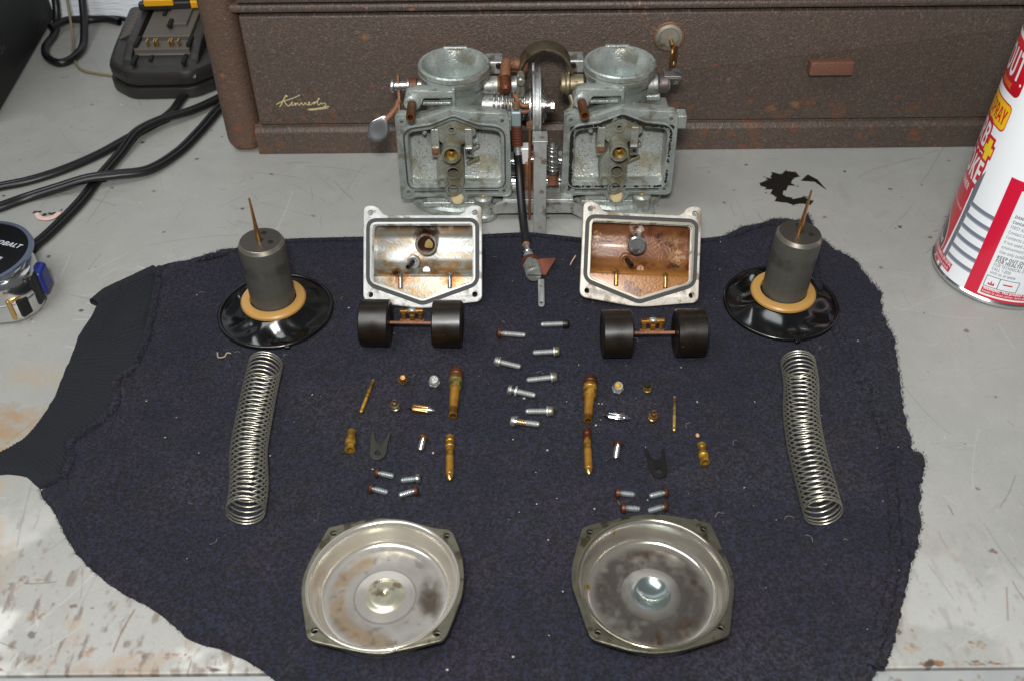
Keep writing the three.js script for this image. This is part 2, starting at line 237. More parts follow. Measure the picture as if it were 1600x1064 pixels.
// ------------------------------------------------------------------ the brown steel chest
{
  const X0 = -160, WW = 512, Y0 = -5, HH = 256, W = 2048, H = 1024, K = W / WW, cx = (x) => (x - X0) * K, cy = (y) => H - (y - Y0) * K;
  const map = canvas(W, H, (c) => {
    const im = c.createImageData(W, H), d = im.data;
    for (let j = 0; j < H; j++) for (let i = 0; i < W; i++) {
      const x = i / K + X0, y = (H - j) / K + Y0, n = fbm(x / 30, y / 30, 401, 4), f = vnoise(x * 1.5, y * 1.5, 403) * 0.6 + vnoise(x * 3.2, y * 3.2, 405) * 0.4;
      let col = mix3([80, 69, 62], [88, 75, 66], n); col = col.map((q) => q * (0.8 + f * 0.4)); if (f > 0.7) col = mix3(col, [178, 168, 160], (f - 0.7) * 1.6);
      const low = smooth(40, 18, y) * 0.55 + smooth(14, 0, y) * 0.3 + 0.1, r = fbm(x / 7, y / 6, 407, 5), r2 = fbm(x / 22, y / 10, 409, 4);
      col = mix3(col, [124, 76, 48], smooth(0.6, 0.76, r) * low * 0.7); col = mix3(col, [92, 77, 66], smooth(0.5, 0.7, r2) * low * 0.45);
      if (x < -134) col = mix3(col, [104, 74, 56], 0.4);
      const o = (j * W + i) * 4; for (let q = 0; q < 3; q++) d[o + q] = clamp(col[q], 0, 255); d[o + 3] = 255;
    }
    c.putImageData(im, 0, 0);
    const spot = (x, y, r, col) => { for (let k = 0; k < 10; k++) { c.fillStyle = `rgba(${col},${rr(0.1, 0.4)})`; c.beginPath(); const a = rr(0, TAU), q = rr(0, r * 0.6); c.ellipse(cx(x + Math.cos(a) * q), cy(y + Math.sin(a) * q), r * K * rr(0.2, 0.6), r * K * rr(0.15, 0.4), 0, 0, TAU); c.fill(); } };
    for (const [x, y, r] of [[-73, 67, 3.4], [-98, 66, 1.5], [-93, 67, 1.2], [-72, 40, 2], [-95, 23, 3], [-70, 22, 4], [-110, 22, 2.5], [-124, 20, 2], [-149, 47, 2.5], [-146, 44, 2], [-143, 30, 2], [-147, 16, 4], [-139, 12, 4], [-150, 6, 3], [-143, 3, 6], [106, 50, 2], [114, 42, 2.2], [120, 44, 1.5], [128, 29, 2.5], [140, 25, 4.5], [152, 27, 4], [160, 28, 4], [172, 26, 3], [88, 27, 3], [96, 26, 3], [205, 31, 2.5], [190, 8, 3], [120, 10, 4], [60, 9, 3], [-30, 30, 4], [73, 70, 1.5], [220, 10, 4]]) spot(x, y, r, rnd() < 0.3 ? '142,96,62' : rnd() < 0.5 ? '126,72,52' : '122,78,54');
    for (let i = 0; i < 150; i++) spot(rr(-158, 300), Math.pow(rnd(), 1.8) * 30, rr(0.4, 1.8), rnd() < 0.5 ? '126,84,58' : '92,58,44');
    for (let i = 0; i < 140; i++) spot(rr(-158, 300), rr(20, 90), rr(0.2, 0.7), rnd() < 0.5 ? '120,60,44' : '54,46,40');
    for (let i = 0; i < 12; i++) spot(rr(-158, 260), rr(79, 84), rr(0.8, 2.4), '170,112,84');
    // the maker's script on the drawer
    c.strokeStyle = '#cfc08a'; c.lineCap = c.lineJoin = 'round';
    const P = (pts, w) => { c.lineWidth = w; c.beginPath(); pts.forEach((p, i) => { const q = (r) => [cx(-124.5 + r[0] * 0.2647), cy(35.6 - r[1] * 0.262)]; if (!i) c.moveTo(...q(p)); else if (p.length === 2) c.lineTo(...q(p)); else c.quadraticCurveTo(...q(p), ...q(p.slice(2))); }); c.stroke(); };
    P([[26, 4], [27, 0, 24, 2], [20, 8, 15, 16], [10, 26, 8, 26]], 2.6); P([[3, 21], [10, 16, 20, 13], [34, 10, 52, 1]], 2.2); P([[20, 13], [20, 20, 24, 24], [27, 26, 30, 22]], 2.4);
    P([[30, 22], [36, 18, 35, 16], [31, 18, 33, 23], [36, 25, 40, 18], [41, 18, 40, 24], [44, 17, 46, 19], [45, 24, 49, 23], [52, 17, 54, 18], [53, 24, 57, 23]], 2); P([[57, 23], [60, 17, 62, 18], [61, 24, 66, 23], [71, 18, 69, 16], [65, 18, 68, 23], [71, 24, 75, 19], [80, 15, 81, 18], [76, 24, 78, 19], [84, 16, 90, 9], [89, 6, 86, 14], [82, 24, 88, 23]], 2);
    P([[88, 23], [92, 18, 93, 19], [92, 23, 96, 20], [99, 18, 100, 19], [103, 27, 97, 26]], 1.9); P([[64, 33], [85, 32, 106, 27]], 3); P([[66, 35], [90, 33, 104, 31]], 1.6);
  });
  const uv = (x, y) => [(x - X0) / WW, (y - Y0) / HH];
  M.chest = std({ map, roughness: 0.5, metalness: 0.1, bumpMap: canvas(1024, 1024, (c, w, h) => { const im = c.createImageData(w, h); for (let j = 0; j < h; j++) for (let i = 0; i < w; i++) { const v = 255 * (vnoise(i / 2.6, j / 2.6, 441) * 0.7 + 0.3 * vnoise(i / 6, j / 6, 443)), o = (j * w + i) * 4; im.data[o] = im.data[o + 1] = im.data[o + 2] = v; im.data[o + 3] = 255; } c.putImageData(im, 0, 0); }, false), bumpScale: 0.00022 });
  M.chest.bumpMap.repeat.set(2.6, 1.3);
  const t = thing('tool_chest', 'rusty brown steel machinist chest with wide drawers behind the carburetors', 'tool chest', [0, 0, -154], null, 0.0045);
  mesh('chest_body', [bx(-155.4, 352, 0.3, 200, -150, -8, 6, 4)], M.chest, t, uv);
  mesh('corner_post', bx(-155.6, -136.2, 0, 200, -26, 0, 8, 6), M.chest, t, uv);
  mesh('corner_post', bx(333, 352.4, 0, 200, -26, 0, 8, 6), M.chest, t, uv);
  { // rails as profiles swept along x
    const prof = (pts) => { const g = ext(poly(pts, [], 0.7), 469.4, 0.1); g.rotateY(Math.PI / 2); return g; };   // local z -> x, local x -> -z
    mesh('base_rail', prof([[0.2, 0.2], [0.2, 13.4], [2.4, 15.4], [2.4, 17.1], [14, 17.1], [14, 0.2]]).translate(-138.2, 0, 0.3), M.chest, t, uv);
    mesh('drawer_rail', prof([[0.4, 80.2, 2], [0.4, 84.2, 2], [14, 84.2], [14, 80.2]]).translate(-138.2, 0, 0.3), M.chest, t, uv);
    mesh('drawer_rail', prof([[0.4, 150, 2], [0.4, 154, 2], [14, 154], [14, 150]]).translate(-138.2, 0, 0.3), M.chest, t, uv);
  }
  const dr = mesh('drawer', ext(poly([[-134.8, 17.9], [-134.8, 78.6], [332.2, 78.6], [332.2, 17.9]], [], 1), 12, 1).translate(0, 0, -12.6), M.chest, t, uv);
  mesh('drawer', ext(poly([[-134.8, 85.2], [-134.8, 149], [332.2, 149], [332.2, 85.2]], [], 1), 12, 1).translate(0, 0, -12.6), M.chest, t, uv);
  const pull = mesh('drawer_pull', ext(poly([[154.2, 44], [154.2, 51.2], [176.4, 51.2], [176.4, 44]], [], 0.8), 7, 0.6).rotateX(-0.12).translate(0, 2, 4), M.rust, t);
  pull.material = std({ color: 0x704c3c, metalness: 0.15, roughness: 0.5, bumpMap: T.fine, bumpScale: 0.0002 });
  const lk = mesh('lock', [lathe([[0, 0], [7.1, 0], [7.1, 0.6], [6.5, 1.6], [5.2, 2.0], [5, 1.5], [4.7, 1.5], [4.6, 2.4], [0, 2.6]], 40).rotateX(Math.PI / 2).translate(80.6, 66.2, -0.6)], std({ map: T.steel, color: 0xd8d2c2, metalness: 0.6, roughness: 0.45 }), t);
  mesh('lock_ring', new THREE.TorusGeometry(7.2, 0.6, 10, 40).translate(80.6, 66.2, 0), M.rust, t);
  // the key in the lock, its ring hanging edge-on
  const keyBow = ext(poly([[-4.2, -9.5, 4], [-4.2, 3, 4], [4.2, 3, 4], [4.2, -9.5, 4]], [[0, -5.6, 2.3]], 3), 1.2, 0.3).rotateY(Math.PI / 2 - 0.5).translate(82.2, 61.5, 7.2);
  mesh('key', [keyBow, rod([81.4, 65, 1], [81.8, 64.6, 7], 1.1)], std({ color: 0x9a7244, metalness: 0.9, roughness: 0.35 }), lk);
}

// ------------------------------------------------------------------ black case, charger, battery tool, cords
{
  const g = [box(130, 170, 160, 2.5).translate(-65, 85, -80)];
  const t = thing('black_case', 'matt black case standing at the left end of the bench', 'case', [-297.5, 0, -186], null, 0.09);
  mesh('case_shell', g, std({ color: 0x0a0a0a, roughness: 0.55, bumpMap: T.fine, bumpScale: 0.0001 }), t);
  const e = []; for (let i = 0; i < 7; i++) e.push(box(0.5, rr(1, 2.6), rr(1, 2), 0.2).translate(0.1, 26 + rr(-4, 4), -48 + rr(-4, 4)));
  mesh('worn_emblem', e, std({ color: 0x3a3a38, metalness: 0.3, roughness: 0.5 }), t);
}
{
  const t = thing('battery_charger', 'black battery charger with brass contacts beside the brown chest', 'charger', [-208, 0, -266], null, 0.02);
  const foot = (s, o = 0) => poly([[-41 * s, -46 + o], [-36 * s, 14], [-33 * s, 37 - o], [-18 * s, 50.5 - o], [19 * s, 50.5 - o], [33 * s, 38 - o], [36 * s, 14], [41 * s, -46 + o]].map(([a, b]) => [a, -b]), [], 6);
  const slab = (s, o, h, y, bev) => ext(foot(s, o), h, bev).rotateX(-Math.PI / 2).translate(0, y, 0);
  mesh('tray', slab(1, 0, 6.6, 0.6, 0.8), M.plastic, t);
  mesh('charger_body', slab(0.985, 0.8, 10.4, 7.4, 3.4), M.plastic, t);
  // deck with the sloped front, in side profile (z, y), between two side rails
  const prof = (pts, w, bev = 0.6) => ext(poly(pts.map(([z, y]) => [-z, y]), [], 1.4), w, bev).rotateY(Math.PI / 2).translate(-w / 2, 0, 0);
  mesh('front_cover', prof([[46, 9], [48.6, 12], [46, 16, 4], [39, 19.4, 4], [32, 20], [32, 9]], 44, 0.8), M.plastic, t);
  mesh('deck', prof([[33, 9], [33, 20.6], [20, 21.4], [-46, 26], [-46, 9]], 33, 0.5), M.plasticSoft, t);
  for (const s of [-1, 1]) mesh('side_rail', prof([[44, 9], [44, 16], [34, 21.6], [24, 24.4], [-46, 31], [-46, 9]], 5.4, 0.8).translate(s * 19.8, 0, 0), M.plastic, t);
  mesh('contact_step', [bx(-16.4, 16.4, 19, 23.2, 20, 31.6, 0.4), tr(box(29, 4, 44, 0.8), 0, 24.6, -4, 0.07), tr(box(13, 3, 30, 0.5), 4, 27.2, -8, 0.07)], M.plasticSoft, t);
  mesh('latch_slot', [bx(-16, -13.6, 19, 20.9, 33.4, 44, 0.2), bx(13.6, 16, 19, 20.9, 33.4, 44, 0.2), bx(-6.4, -4.4, 19, 20.8, 34, 40, 0.2), tr(box(2.2, 2.4, 12, 0.2), -6.2, 27.4, -12, 0.07), tr(box(2.4, 2.4, 8, 0.2), 1, 28, 7, 0.07), bx(-16.8, -14.6, 22.6, 25.4, 18, 30, 0.2), bx(14.6, 16.8, 22.6, 25.4, 18, 30, 0.2)], M.hole, t);
  for (const x of [-8.6, -4.4, -3, 4.6, 6, 10]) mesh('contact', bx(x - 0.36, x + 0.36, 22, 27, 25, 29.5, 0.15), M.brightBrass, t);
  for (let i = 0; i < 8; i++) mesh('vent_rib', tr(box(9, 1.4, 1.8, 0.4), -29, 19.4, 4 - i * 5, 0, 0.35, 0.3), M.plasticSoft, t);
}
{
  const t = thing('cordless_tool', 'yellow and black cordless tool battery on the charger top edge', 'power tool', [-206, 27.6, -288], null, 0.06);
  mesh('battery_body', [box(56, 16, 20, 3).translate(4, 8, -4), box(32, 5, 5, 1.2).translate(-9, 3.4, 8.6)], M.plastic, t);
  mesh('yellow_panel', [box(60, 4.6, 14, 1).translate(10, 3.2, 3), box(18, 4, 4, 0.6).translate(-12, 6, 10)], std({ color: 0xe0a010, roughness: 0.4 }), t);
}
{
  const cordM = std({ color: 0x141414, roughness: 0.38, bumpMap: T.fine, bumpScale: 0.00003 });
  // two-strand flat cord: a pair of tubes side by side
  const flex = (pts, r, sep) => { const c = new THREE.CatmullRomCurve3(pts.map((p) => V(...p))), L = [[], []]; for (let i = 0; i <= 90; i++) { const u = i / 90, p = c.getPointAt(u), t = c.getTangentAt(u), s = V(t.z, 0, -t.x).normalize(); L[0].push(p.clone().addScaledVector(s, sep).toArray()); L[1].push(p.clone().addScaledVector(s, -sep).toArray()); } return L.map((q) => hose(q, r, 160, 12)); };
  const y3 = (a, y) => a.map(([x, z, h]) => [x, h ?? y, z]);
  const A = top('power_cord', flex(y3([[-190, -226, 4], [-194.8, -214.6], [-197, -197.9], [-202.9, -184.9], [-214.1, -168.8], [-226.4, -150.8], [-242, -135], [-255.8, -125.8], [-267.5, -121.1], [-290, -112], [-320, -104]], 1.9), 1.7, 1.15), cordM, 'black two-strand cord coming from under the charger front to the left edge', 'cord', 'black cords on the bench');
  const B = top('power_cord', flex(y3([[-160, -232, 3], [-171.6, -212.8, 3], [-184.6, -195.6, 4], [-199.6, -182, 5.4], [-208.9, -169.4, 5.2], [-213.5, -150, 3], [-218.6, -125.4, 2], [-220.9, -106.4, 2], [-225.6, -86.3, 2], [-231, -70], [-240, -56]], 2), 1.7, 1.3), cordM, 'black cord that runs behind the chrome tape measure and crosses under another', 'cord', 'black cords on the bench');
  const C = top('power_cord', flex(y3([[-160, -232, 3], [-169.5, -202.9], [-175.9, -173.9], [-182.9, -151.6], [-193.7, -133.2, 3.4], [-207, -126, 5.5], [-220.6, -121.2, 6.2], [-235.6, -116, 4], [-250.2, -110.2, 2], [-260.3, -102.2, 2], [-280, -88, 2], [-300, -76, 2]], 2.2), 1.8, 1.4), cordM, 'black cord nearest the brown chest, crossing over another towards the left', 'cord', 'black cords on the bench');
  top('looped_cord', [hose([[-300, 80, -326], [-299, 40, -322], [-300, 12, -314], [-299.8, 3, -300], [-299.2, 2.6, -281.6], [-293, 2.6, -267.1], [-281.9, 2.6, -259.1], [-275, 3, -270], [-276, 6, -290], [-281, 30, -318], [-284, 80, -326]], 2.5, 140), hose([[-262, 2.6, -318], [-272, 3, -322], [-283, 3, -321], [-294.6, 6, -314], [-301, 7, -300]], 2.4, 60), hose([[-250, 5, -312], [-262, 3, -322.5], [-278, 3, -324], [-292, 3, -324]], 1.6, 60)], cordM, 'black cord bent in a loop between the black case and the charger', 'cord');
  top('thin_wire', hose([[-288, 80, -318], [-288, 30, -310], [-285.5, 5, -295], [-280, 1.4, -276], [-274, 1.2, -262], [-267.5, 1, -253], [-258.8, 1, -248.4], [-240, 1, -243]], 0.85, 90, 8), std({ color: 0x7d7355, roughness: 0.5 }), 'thin olive wire curving down to the charger side', 'wire');
}
{ // chrome tape measure at the left edge
  const t = thing('tape_measure', 'chrome tape measure with black badge and blue lock at the left edge', 'tape measure', [-240.5, 0, -31], null, 0.18); t.scale.y = 0.8;
  const body = (o) => poly([[-30 + o, 20 - o], [-30 + o, -14 + o], [-12, -25 + o], [10, -23 + o], [27 - o, -6 + o], [28.5 - o, 14 - o], [20, 22 - o]], [], 12);
  const shell = (o, h, y, b) => ext(body(o), h, b, 20).rotateX(Math.PI / 2).translate(0, y + h, 0);
  mesh('case_shell', [shell(0, 27, 0.5, 3.5), shell(2.5, 4, 26, 1.5)], M.chrome, t);
  mesh('case_band', shell(-0.25, 1.2, 13, 0.2), M.steel, t);
  const badge = canvas(512, 512, (c) => { c.fillStyle = '#08090b'; c.fillRect(0, 0, 512, 512); c.save(); c.translate(440, 150); c.transform(1, 0, -0.22, 1, 0, 0); c.font = 'bold 44px sans-serif'; c.fillStyle = '#c9ccd0'; c.textAlign = 'right'; c.fillText('KOBALT', 0, 0); c.restore(); c.fillStyle = '#9ea2a6'; c.save(); c.translate(256, 236); c.rotate(0.06); c.fillRect(-260, -12, 420, 26); c.restore(); });
  mesh('badge', lathe([[0, 0], [23, 0], [23, 1.2], [0, 1.2]], 48).translate(2.6, 29.6, -1), std({ map: badge, roughness: 0.25 }), t, (x, y, z) => { const a = -0.5, dx = x - 2.6, dz = z + 1, u = dx * Math.cos(a) - dz * Math.sin(a), v = dx * Math.sin(a) + dz * Math.cos(a); return [0.5 + u / 46, 0.5 - v / 46]; });
  mesh('badge_ring', lathe([[23.1, 0], [25.2, 0], [24.9, 1.6], [23.1, 1.6], [23.1, 0]], 56).translate(2.6, 29.4, -1), std({ color: 0x9aa6c0, metalness: 0.9, roughness: 0.3 }), t);
  mesh('lock_slide', [tr(box(7, 15, 10, 2), 27.6, 15, 5, 0, -0.1, 0)], std({ color: 0x16266e, roughness: 0.35 }), t);
  mesh('lock_guide', tr(box(6, 19, 6, 1), 25.6, 14.6, 11.5, 0, -0.2, 0), M.rubber, t);
  mesh('tape_slot', [tr(box(4, 11, 5, 0.6), 21.6, 10, 18.8, 0, -0.7, 0)], M.hole, t);
  mesh('slot_trim', [tr(box(7, 1.6, 2, 0.4), 20.8, 17, 19.8, 0, 0.8, 0), tr(box(1.6, 13, 2, 0.4), 17.6, 11, 22, 0, 0.8, 0)], M.brightBrass, t);
}

// ------------------------------------------------------------------ spray can
{
  const c0 = [228, 0, -46.5], R = 29, D = V(-c0[0], 0, 316 - c0[2]).normalize(), S = V(D.z, 0, -D.x);
  const W = 2048, H = 1500, cx = (deg) => (deg / 360 + 0.5) * W, cy = (y) => H - y * H / 150, K = W / (TAU * R);
  const map = canvas(W, H, (c) => {
    c.fillStyle = '#f3f6f8'; c.fillRect(0, 0, W, H);
    const red = '#c8142e', P = (pts) => { c.beginPath(); pts.forEach(([d, y], i) => i ? c.lineTo(cx(d), cy(y)) : c.moveTo(cx(d), cy(y))); c.closePath(); c.fill(); };
    const text = (s, d, y, px, col, rot = 0, sx = 1, font = 'bold', align = 'right', line) => { c.save(); c.translate(cx(d), cy(y)); c.rotate(rot); c.scale(sx, 1); c.font = `${font} ${px}px sans-serif`; c.textAlign = align; if (line) { c.lineJoin = 'round'; c.lineWidth = line[1]; c.strokeStyle = line[0]; c.strokeText(s, 0, 0); } c.fillStyle = col; c.fillText(s, 0, 0); c.restore(); };
    // upper band
    c.fillStyle = '#c03060'; P([[-150, 114], [30, 114], [30, 132], [-150, 132]]); c.fillStyle = '#d81c22'; P([[-150, 117], [30, 117], [30, 126], [-150, 126]]); c.fillStyle = '#ee7a12'; P([[-150, 117], [30, 117], [30, 118.6], [-150, 118.6]]);
    text('Improved Formula', -24, 127, 44, '#f2f2f2', 0, 0.8); text('FAST & EASY', -24, 118.8, 62, '#f6d400', 0, 0.75);
    // name panel
    c.fillStyle = '#f4f4f6'; c.beginPath(); c.roundRect(cx(-152), cy(113), cx(-40) - cx(-152), cy(90) - cy(113), 36); c.fill();
    const gr = c.createLinearGradient(0, cy(112), 0, cy(92)); gr.addColorStop(0, '#e0182c'); gr.addColorStop(1, '#b50d22'); c.fillStyle = gr; c.beginPath(); c.roundRect(cx(-151), cy(112), cx(-42) - cx(-151), cy(91.5) - cy(112), 30); c.fill();
    text('GUMOUT', -48, 97.2, 158, '#f1efee', 0, 0.62, 'bold', 'right', ['#8d0a1c', 10]); text('REGANE', -55, 93, 30, '#f08a1a'); c.fillStyle = '#fff'; c.beginPath(); c.arc(cx(-45.4), cy(97), 6, 0, TAU); c.fill();
    // yellow tab, big words
    c.fillStyle = '#d0461a'; c.beginPath(); c.roundRect(cx(-140), cy(88), cx(-43) - cx(-140), cy(76) - cy(88), 26); c.fill(); c.fillStyle = '#f5c21c'; c.beginPath(); c.roundRect(cx(-139), cy(87.3), cx(-43.8) - cx(-139), cy(76.7) - cy(87.3), 22); c.fill();
    text('JET SPRAY', -46, 78.6, 92, '#c8171e', 0, 0.62);
    text('CARB', -58, 64.4, 150, '#f4f2f2', 0, 0.66, 'bold', 'right', [red, 44]); text('CHOKE', -48, 49, 150, '#f4f2f2', 0, 0.66, 'bold', 'right', [red, 44]);
    c.fillStyle = red; c.fillRect(cx(-60), cy(69), 88, 64); c.fillRect(cx(-57), cy(72), 58, 120); c.fillStyle = '#f7d10f'; c.fillRect(cx(-58.5), cy(67.4), 72, 34); c.fillRect(cx(-55.3), cy(70.6), 34, 96);
    // red field with the grey edge and the dark emblem
    c.fillStyle = red; c.beginPath(); c.moveTo(cx(-160), cy(50)); c.lineTo(cx(-52), cy(50)); c.quadraticCurveTo(cx(-51), cy(30), cx(-60), cy(3)); c.lineTo(cx(-160), cy(3)); c.fill();
    text('CHOKE', -48, 49, 150, '#f4f2f2', 0, 0.66, 'bold', 'right'); text('CLEANER', -58, 43.4, 46, '#f3dcdc', 0.05, 0.7); text('Safe for equipment', -55, 33.5, 22, '#f4b0b4', 0.06, 0.8);
    c.fillStyle = '#15161c'; c.beginPath(); c.ellipse(cx(-82), cy(14), 110, 120, 0, 0, TAU); c.fill(); c.strokeStyle = '#d8d4d6'; c.lineWidth = 8; c.beginPath(); c.ellipse(cx(-82), cy(14), 118, 130, 0, 0, TAU); c.stroke();
    for (let i = 0; i < 14; i++) { c.strokeStyle = `rgba(200,204,210,${0.5 + 0.4 * rnd()})`; c.lineWidth = rr(4, 10); c.beginPath(); const a = rr(0, TAU); c.moveTo(cx(-80) + Math.cos(a) * 20, cy(16) + Math.sin(a) * 20); c.quadraticCurveTo(cx(-80) + Math.cos(a + 0.6) * 50, cy(16) + Math.sin(a + 0.6) * 60, cx(-80) + Math.cos(a + 0.3) * 86, cy(16) + Math.sin(a + 0.3) * 95); c.stroke(); }
    c.fillStyle = '#6d7079'; c.beginPath(); c.moveTo(cx(-44), cy(58)); c.quadraticCurveTo(cx(-44.5), cy(32), cx(-52), cy(2)); c.lineTo(cx(-56), cy(2)); c.quadraticCurveTo(cx(-50), cy(30), cx(-50.5), cy(50)); c.fill(); c.fillStyle = '#f1f3f4'; c.beginPath(); c.moveTo(cx(-56.5), cy(2)); c.quadraticCurveTo(cx(-51.6), cy(26), cx(-51.6), cy(40)); c.lineTo(cx(-52.4), cy(40)); c.quadraticCurveTo(cx(-53), cy(22), cx(-58.5), cy(2)); c.fill();
    for (let i = 0; i < 6; i++) { c.fillStyle = '#7a7f8d'; P([[-47 - i * 0.5, 42 - i * 5.7], [-19, 42 - i * 5.7], [-19, 40.3 - i * 5.7], [-47 - i * 0.5, 40.3 - i * 5.7]]); c.fillStyle = '#a9aebb'; P([[-47 - i * 0.5, 40.3 - i * 5.7], [-19, 40.3 - i * 5.7], [-19, 39.7 - i * 5.7], [-47 - i * 0.5, 39.7 - i * 5.7]]); }
    c.fillStyle = '#c41d35'; P([[-140, 12.5], [-39, 9.6], [-40, 4.6], [-140, 6]]); text('POISON, HARMFUL OR FATAL', -40, 7.6, 28, '#f3eeee', -0.02, 0.62); text('Read warnings on back', -42, 5.4, 20, '#f1dada', -0.02, 0.7);
    // back panel with the small print
    c.fillStyle = '#d2183a'; P([[-20, 62], [80, 62], [80, 1.5], [-20, 1.5]]); c.fillStyle = '#f3efe8'; P([[-8, 58], [80, 58], [80, 4], [-8, 4]]); c.fillStyle = '#e9edf0'; P([[-7.4, 57.6], [80, 57.6], [80, 4.6], [-7.4, 4.6]]);
    for (let i = 0; i < 13; i++) text(i < 2 ? ['KEEP OUT OF REACH OF CHILDREN', 'FOR HEALTH EMERGENCY'][i] : ['FOR TECHNICAL INFORMATION', 'CALL 1-800', 'visit us at www', 'Use only outdoors', 'environment', 'if not used as directed', 'Contents under pressure', 'Contact supplier', 'FIRST AID', 'Contains', 'DANGER'][i - 2], -5, i < 2 ? 24 - i * 2 : i < 5 ? 20 - (i - 2) * 2.1 : 27 + (i - 5) * 2.6, i < 2 ? 25 : 21, '#55585c', 0, 0.85, i < 2 || i > 10 ? 'bold' : '', 'left');
    c.strokeStyle = '#5a5d62'; c.lineWidth = 3; c.strokeRect(cx(-6), cy(14.6), 64, 56); c.strokeRect(cx(-6) + 64, cy(14.6), 90, 56); c.fillStyle = '#c4202e'; c.beginPath(); c.moveTo(cx(-6) + 16, cy(10)); for (const [a, b] of [[4, -14], [12, -4], [16, -26], [22, -6], [30, -18], [34, 0]]) c.lineTo(cx(-6) + 14 + a, cy(10) + b); c.fill(); c.fillRect(cx(-6) + 84, cy(12.4), 44, 7);
    c.fillStyle = '#c41d35'; P([[-6, 8.4], [78, 8.4], [78, 5], [-6, 5]]); text('WARNING: This product contains chemicals', -5, 7.2, 18, '#fff', 0, 0.9, 'bold', 'left'); text('known to cause cancer, birth defects', -5, 5.6, 16, '#fff', 0, 0.9, '', 'left');
  });
  const t = thing('spray_can', 'white and red spray can of carburetor cleaner at the right edge', 'spray can', c0);
  const prof = [[0, 1], [R - 2, 1]], N = 96, pos = [], uvs = [], idx = [];
  const ys = [2.6, 40, 80, 120, 150];
  for (const y of ys) for (let i = 0; i <= N; i++) { const a = (i / N - 0.5) * TAU, d = D.clone().multiplyScalar(Math.cos(a)).addScaledVector(S, Math.sin(a)).multiplyScalar(R); pos.push(d.x, y, d.z); uvs.push(i / N, y / 150); }
  for (let j = 0; j < ys.length - 1; j++) for (let i = 0; i < N; i++) { const a = j * (N + 1) + i, b = a + N + 1; idx.push(a, a + 1, b, a + 1, b + 1, b); }
  const g = new THREE.BufferGeometry(); g.setAttribute('position', new THREE.Float32BufferAttribute(pos, 3)); g.setAttribute('uv', new THREE.Float32BufferAttribute(uvs, 2)); g.setIndex(idx); g.computeVertexNormals();
  mesh('can_body', g, phy({ map, roughness: 0.3, clearcoat: 0.5, clearcoatRoughness: 0.12 }), t, 'keep');
  mesh('bottom_rim', lathe([[0, 1.4], [R - 1.6, 1.4], [R - 0.8, 0], [R + 0.1, 0], [R + 0.7, 0.8], [R + 0.7, 2], [R - 0.05, 2.8]], 96), M.chrome, t);
  mesh('shoulder', lathe([[R, 150], [R + 0.7, 150.6], [R + 0.7, 152], [R - 1, 153], [20, 162], [16, 164], [0, 164]], 72), M.chrome, t);
  mesh('valve_cap', lathe([[15.5, 163], [15.5, 178], [14, 181], [0, 181]], 48), std({ color: 0xc41d2a, roughness: 0.4 }), t);
  t.rotation.z = -0.035; t.rotation.x = 0;
}

// ------------------------------------------------------------------ the dark cloth (a cut-off sleeve) with its ribbed cuff and seams
const OUT = [[-166.6, -51.6], [-152.4, -57.9], [-140.3, -65.3], [-132.1, -66.3], [-112.2, -72.8], [-93.6, -73.6], [-74.8, -74], [-43.6, -74.7], [-12.2, -75.5], [6.6, -76.9], [22.2, -74.1], [31.5, -71.3], [62.5, -69.5], [92.2, -70.7], [103.5, -73.2], [114.3, -81.1], [124.2, -83.7], [133.1, -88], [143.9, -86.2], [148.7, -91.6], [150.2, -86.2], [149.7, -77], [154.6, -64.9], [163.6, -52.3], [166.3, -37.8], [169.1, -30.8], [165.2, -15.2], [165.8, -2.4], [163.3, 13.8], [160.1, 29.1], [156.5, 47.2], [154.9, 60.8], [153.2, 65.7], [157.4, 69.4], [151.8, 83], [148.1, 94.8], [142.6, 108.8], [137.1, 119.4], [132.6, 127.1], [126.5, 136.9], [120.6, 146.3], [115.4, 155.3], [112, 160.5], [102, 176], [80, 186], [-40, 186], [-56, 174], [-75, 159.3], [-82, 154], [-93.4, 148.3], [-104.6, 144.8], [-112.3, 138.9], [-122.7, 131.5], [-132.7, 126.5], [-143.8, 118.7], [-153, 110.7], [-160.2, 102.4], [-168.7, 91], [-176.6, 82], [-171.6, 78.6], [-171.2, 69], [-174, 61], [-168.4, 52.5], [-164.4, 45.6], [-163, 37.5], [-166, 27], [-162.2, 19], [-161, 2.2], [-163.6, -23.5], [-167.4, -47]];
const SEAM_L = [[-165.2, -49.5], [-161, -23.5], [-158.2, 2.2], [-159.2, 19], [-163.5, 26], [-160.2, 37.5], [-161.6, 45.6], [-166, 52.5], [-171.6, 60], [-168.5, 68], [-168.8, 78], [-177.1, 80.4]];
const CUFF = [...SEAM_L, [-184.1, 74.6], [-189.3, 73.4], [-194, 73.6], [-209, 72.6], [-213, 66], [-197.7, 63.9], [-192.5, 58], [-188.5, 47.8], [-187.7, 39], [-187, 33.6], [-188, 14.7], [-189.1, -1.4], [-187.8, -14.1], [-187.6, -20.6], [-186.4, -26.5], [-176, -38]];
const SEAM_R = [[146, -68], [139.6, -29.8], [140.7, 0.7], [142.7, 24.5], [144.8, 49.9], [143.3, 66.6], [140.2, 80.8], [136.9, 97], [133.3, 110.9], [128.4, 124], [122.7, 136.3], [116.7, 148], [109.9, 160.2]];
function resample(P, step, closed = true, jit = () => 0) { const o = []; for (let i = 0; i < P.length - (closed ? 0 : 1); i++) { const a = P[i], b = P[(i + 1) % P.length], l = Math.hypot(b[0] - a[0], b[1] - a[1]), n = Math.max(1, Math.round(l / step)); for (let k = 0; k < n; k++) { const t = k / n, j = jit(a[0] + (b[0] - a[0]) * t, a[1] + (b[1] - a[1]) * t); o.push([a[0] + (b[0] - a[0]) * t - (b[1] - a[1]) / l * j, a[1] + (b[1] - a[1]) * t + (b[0] - a[0]) / l * j]); } } return o; }
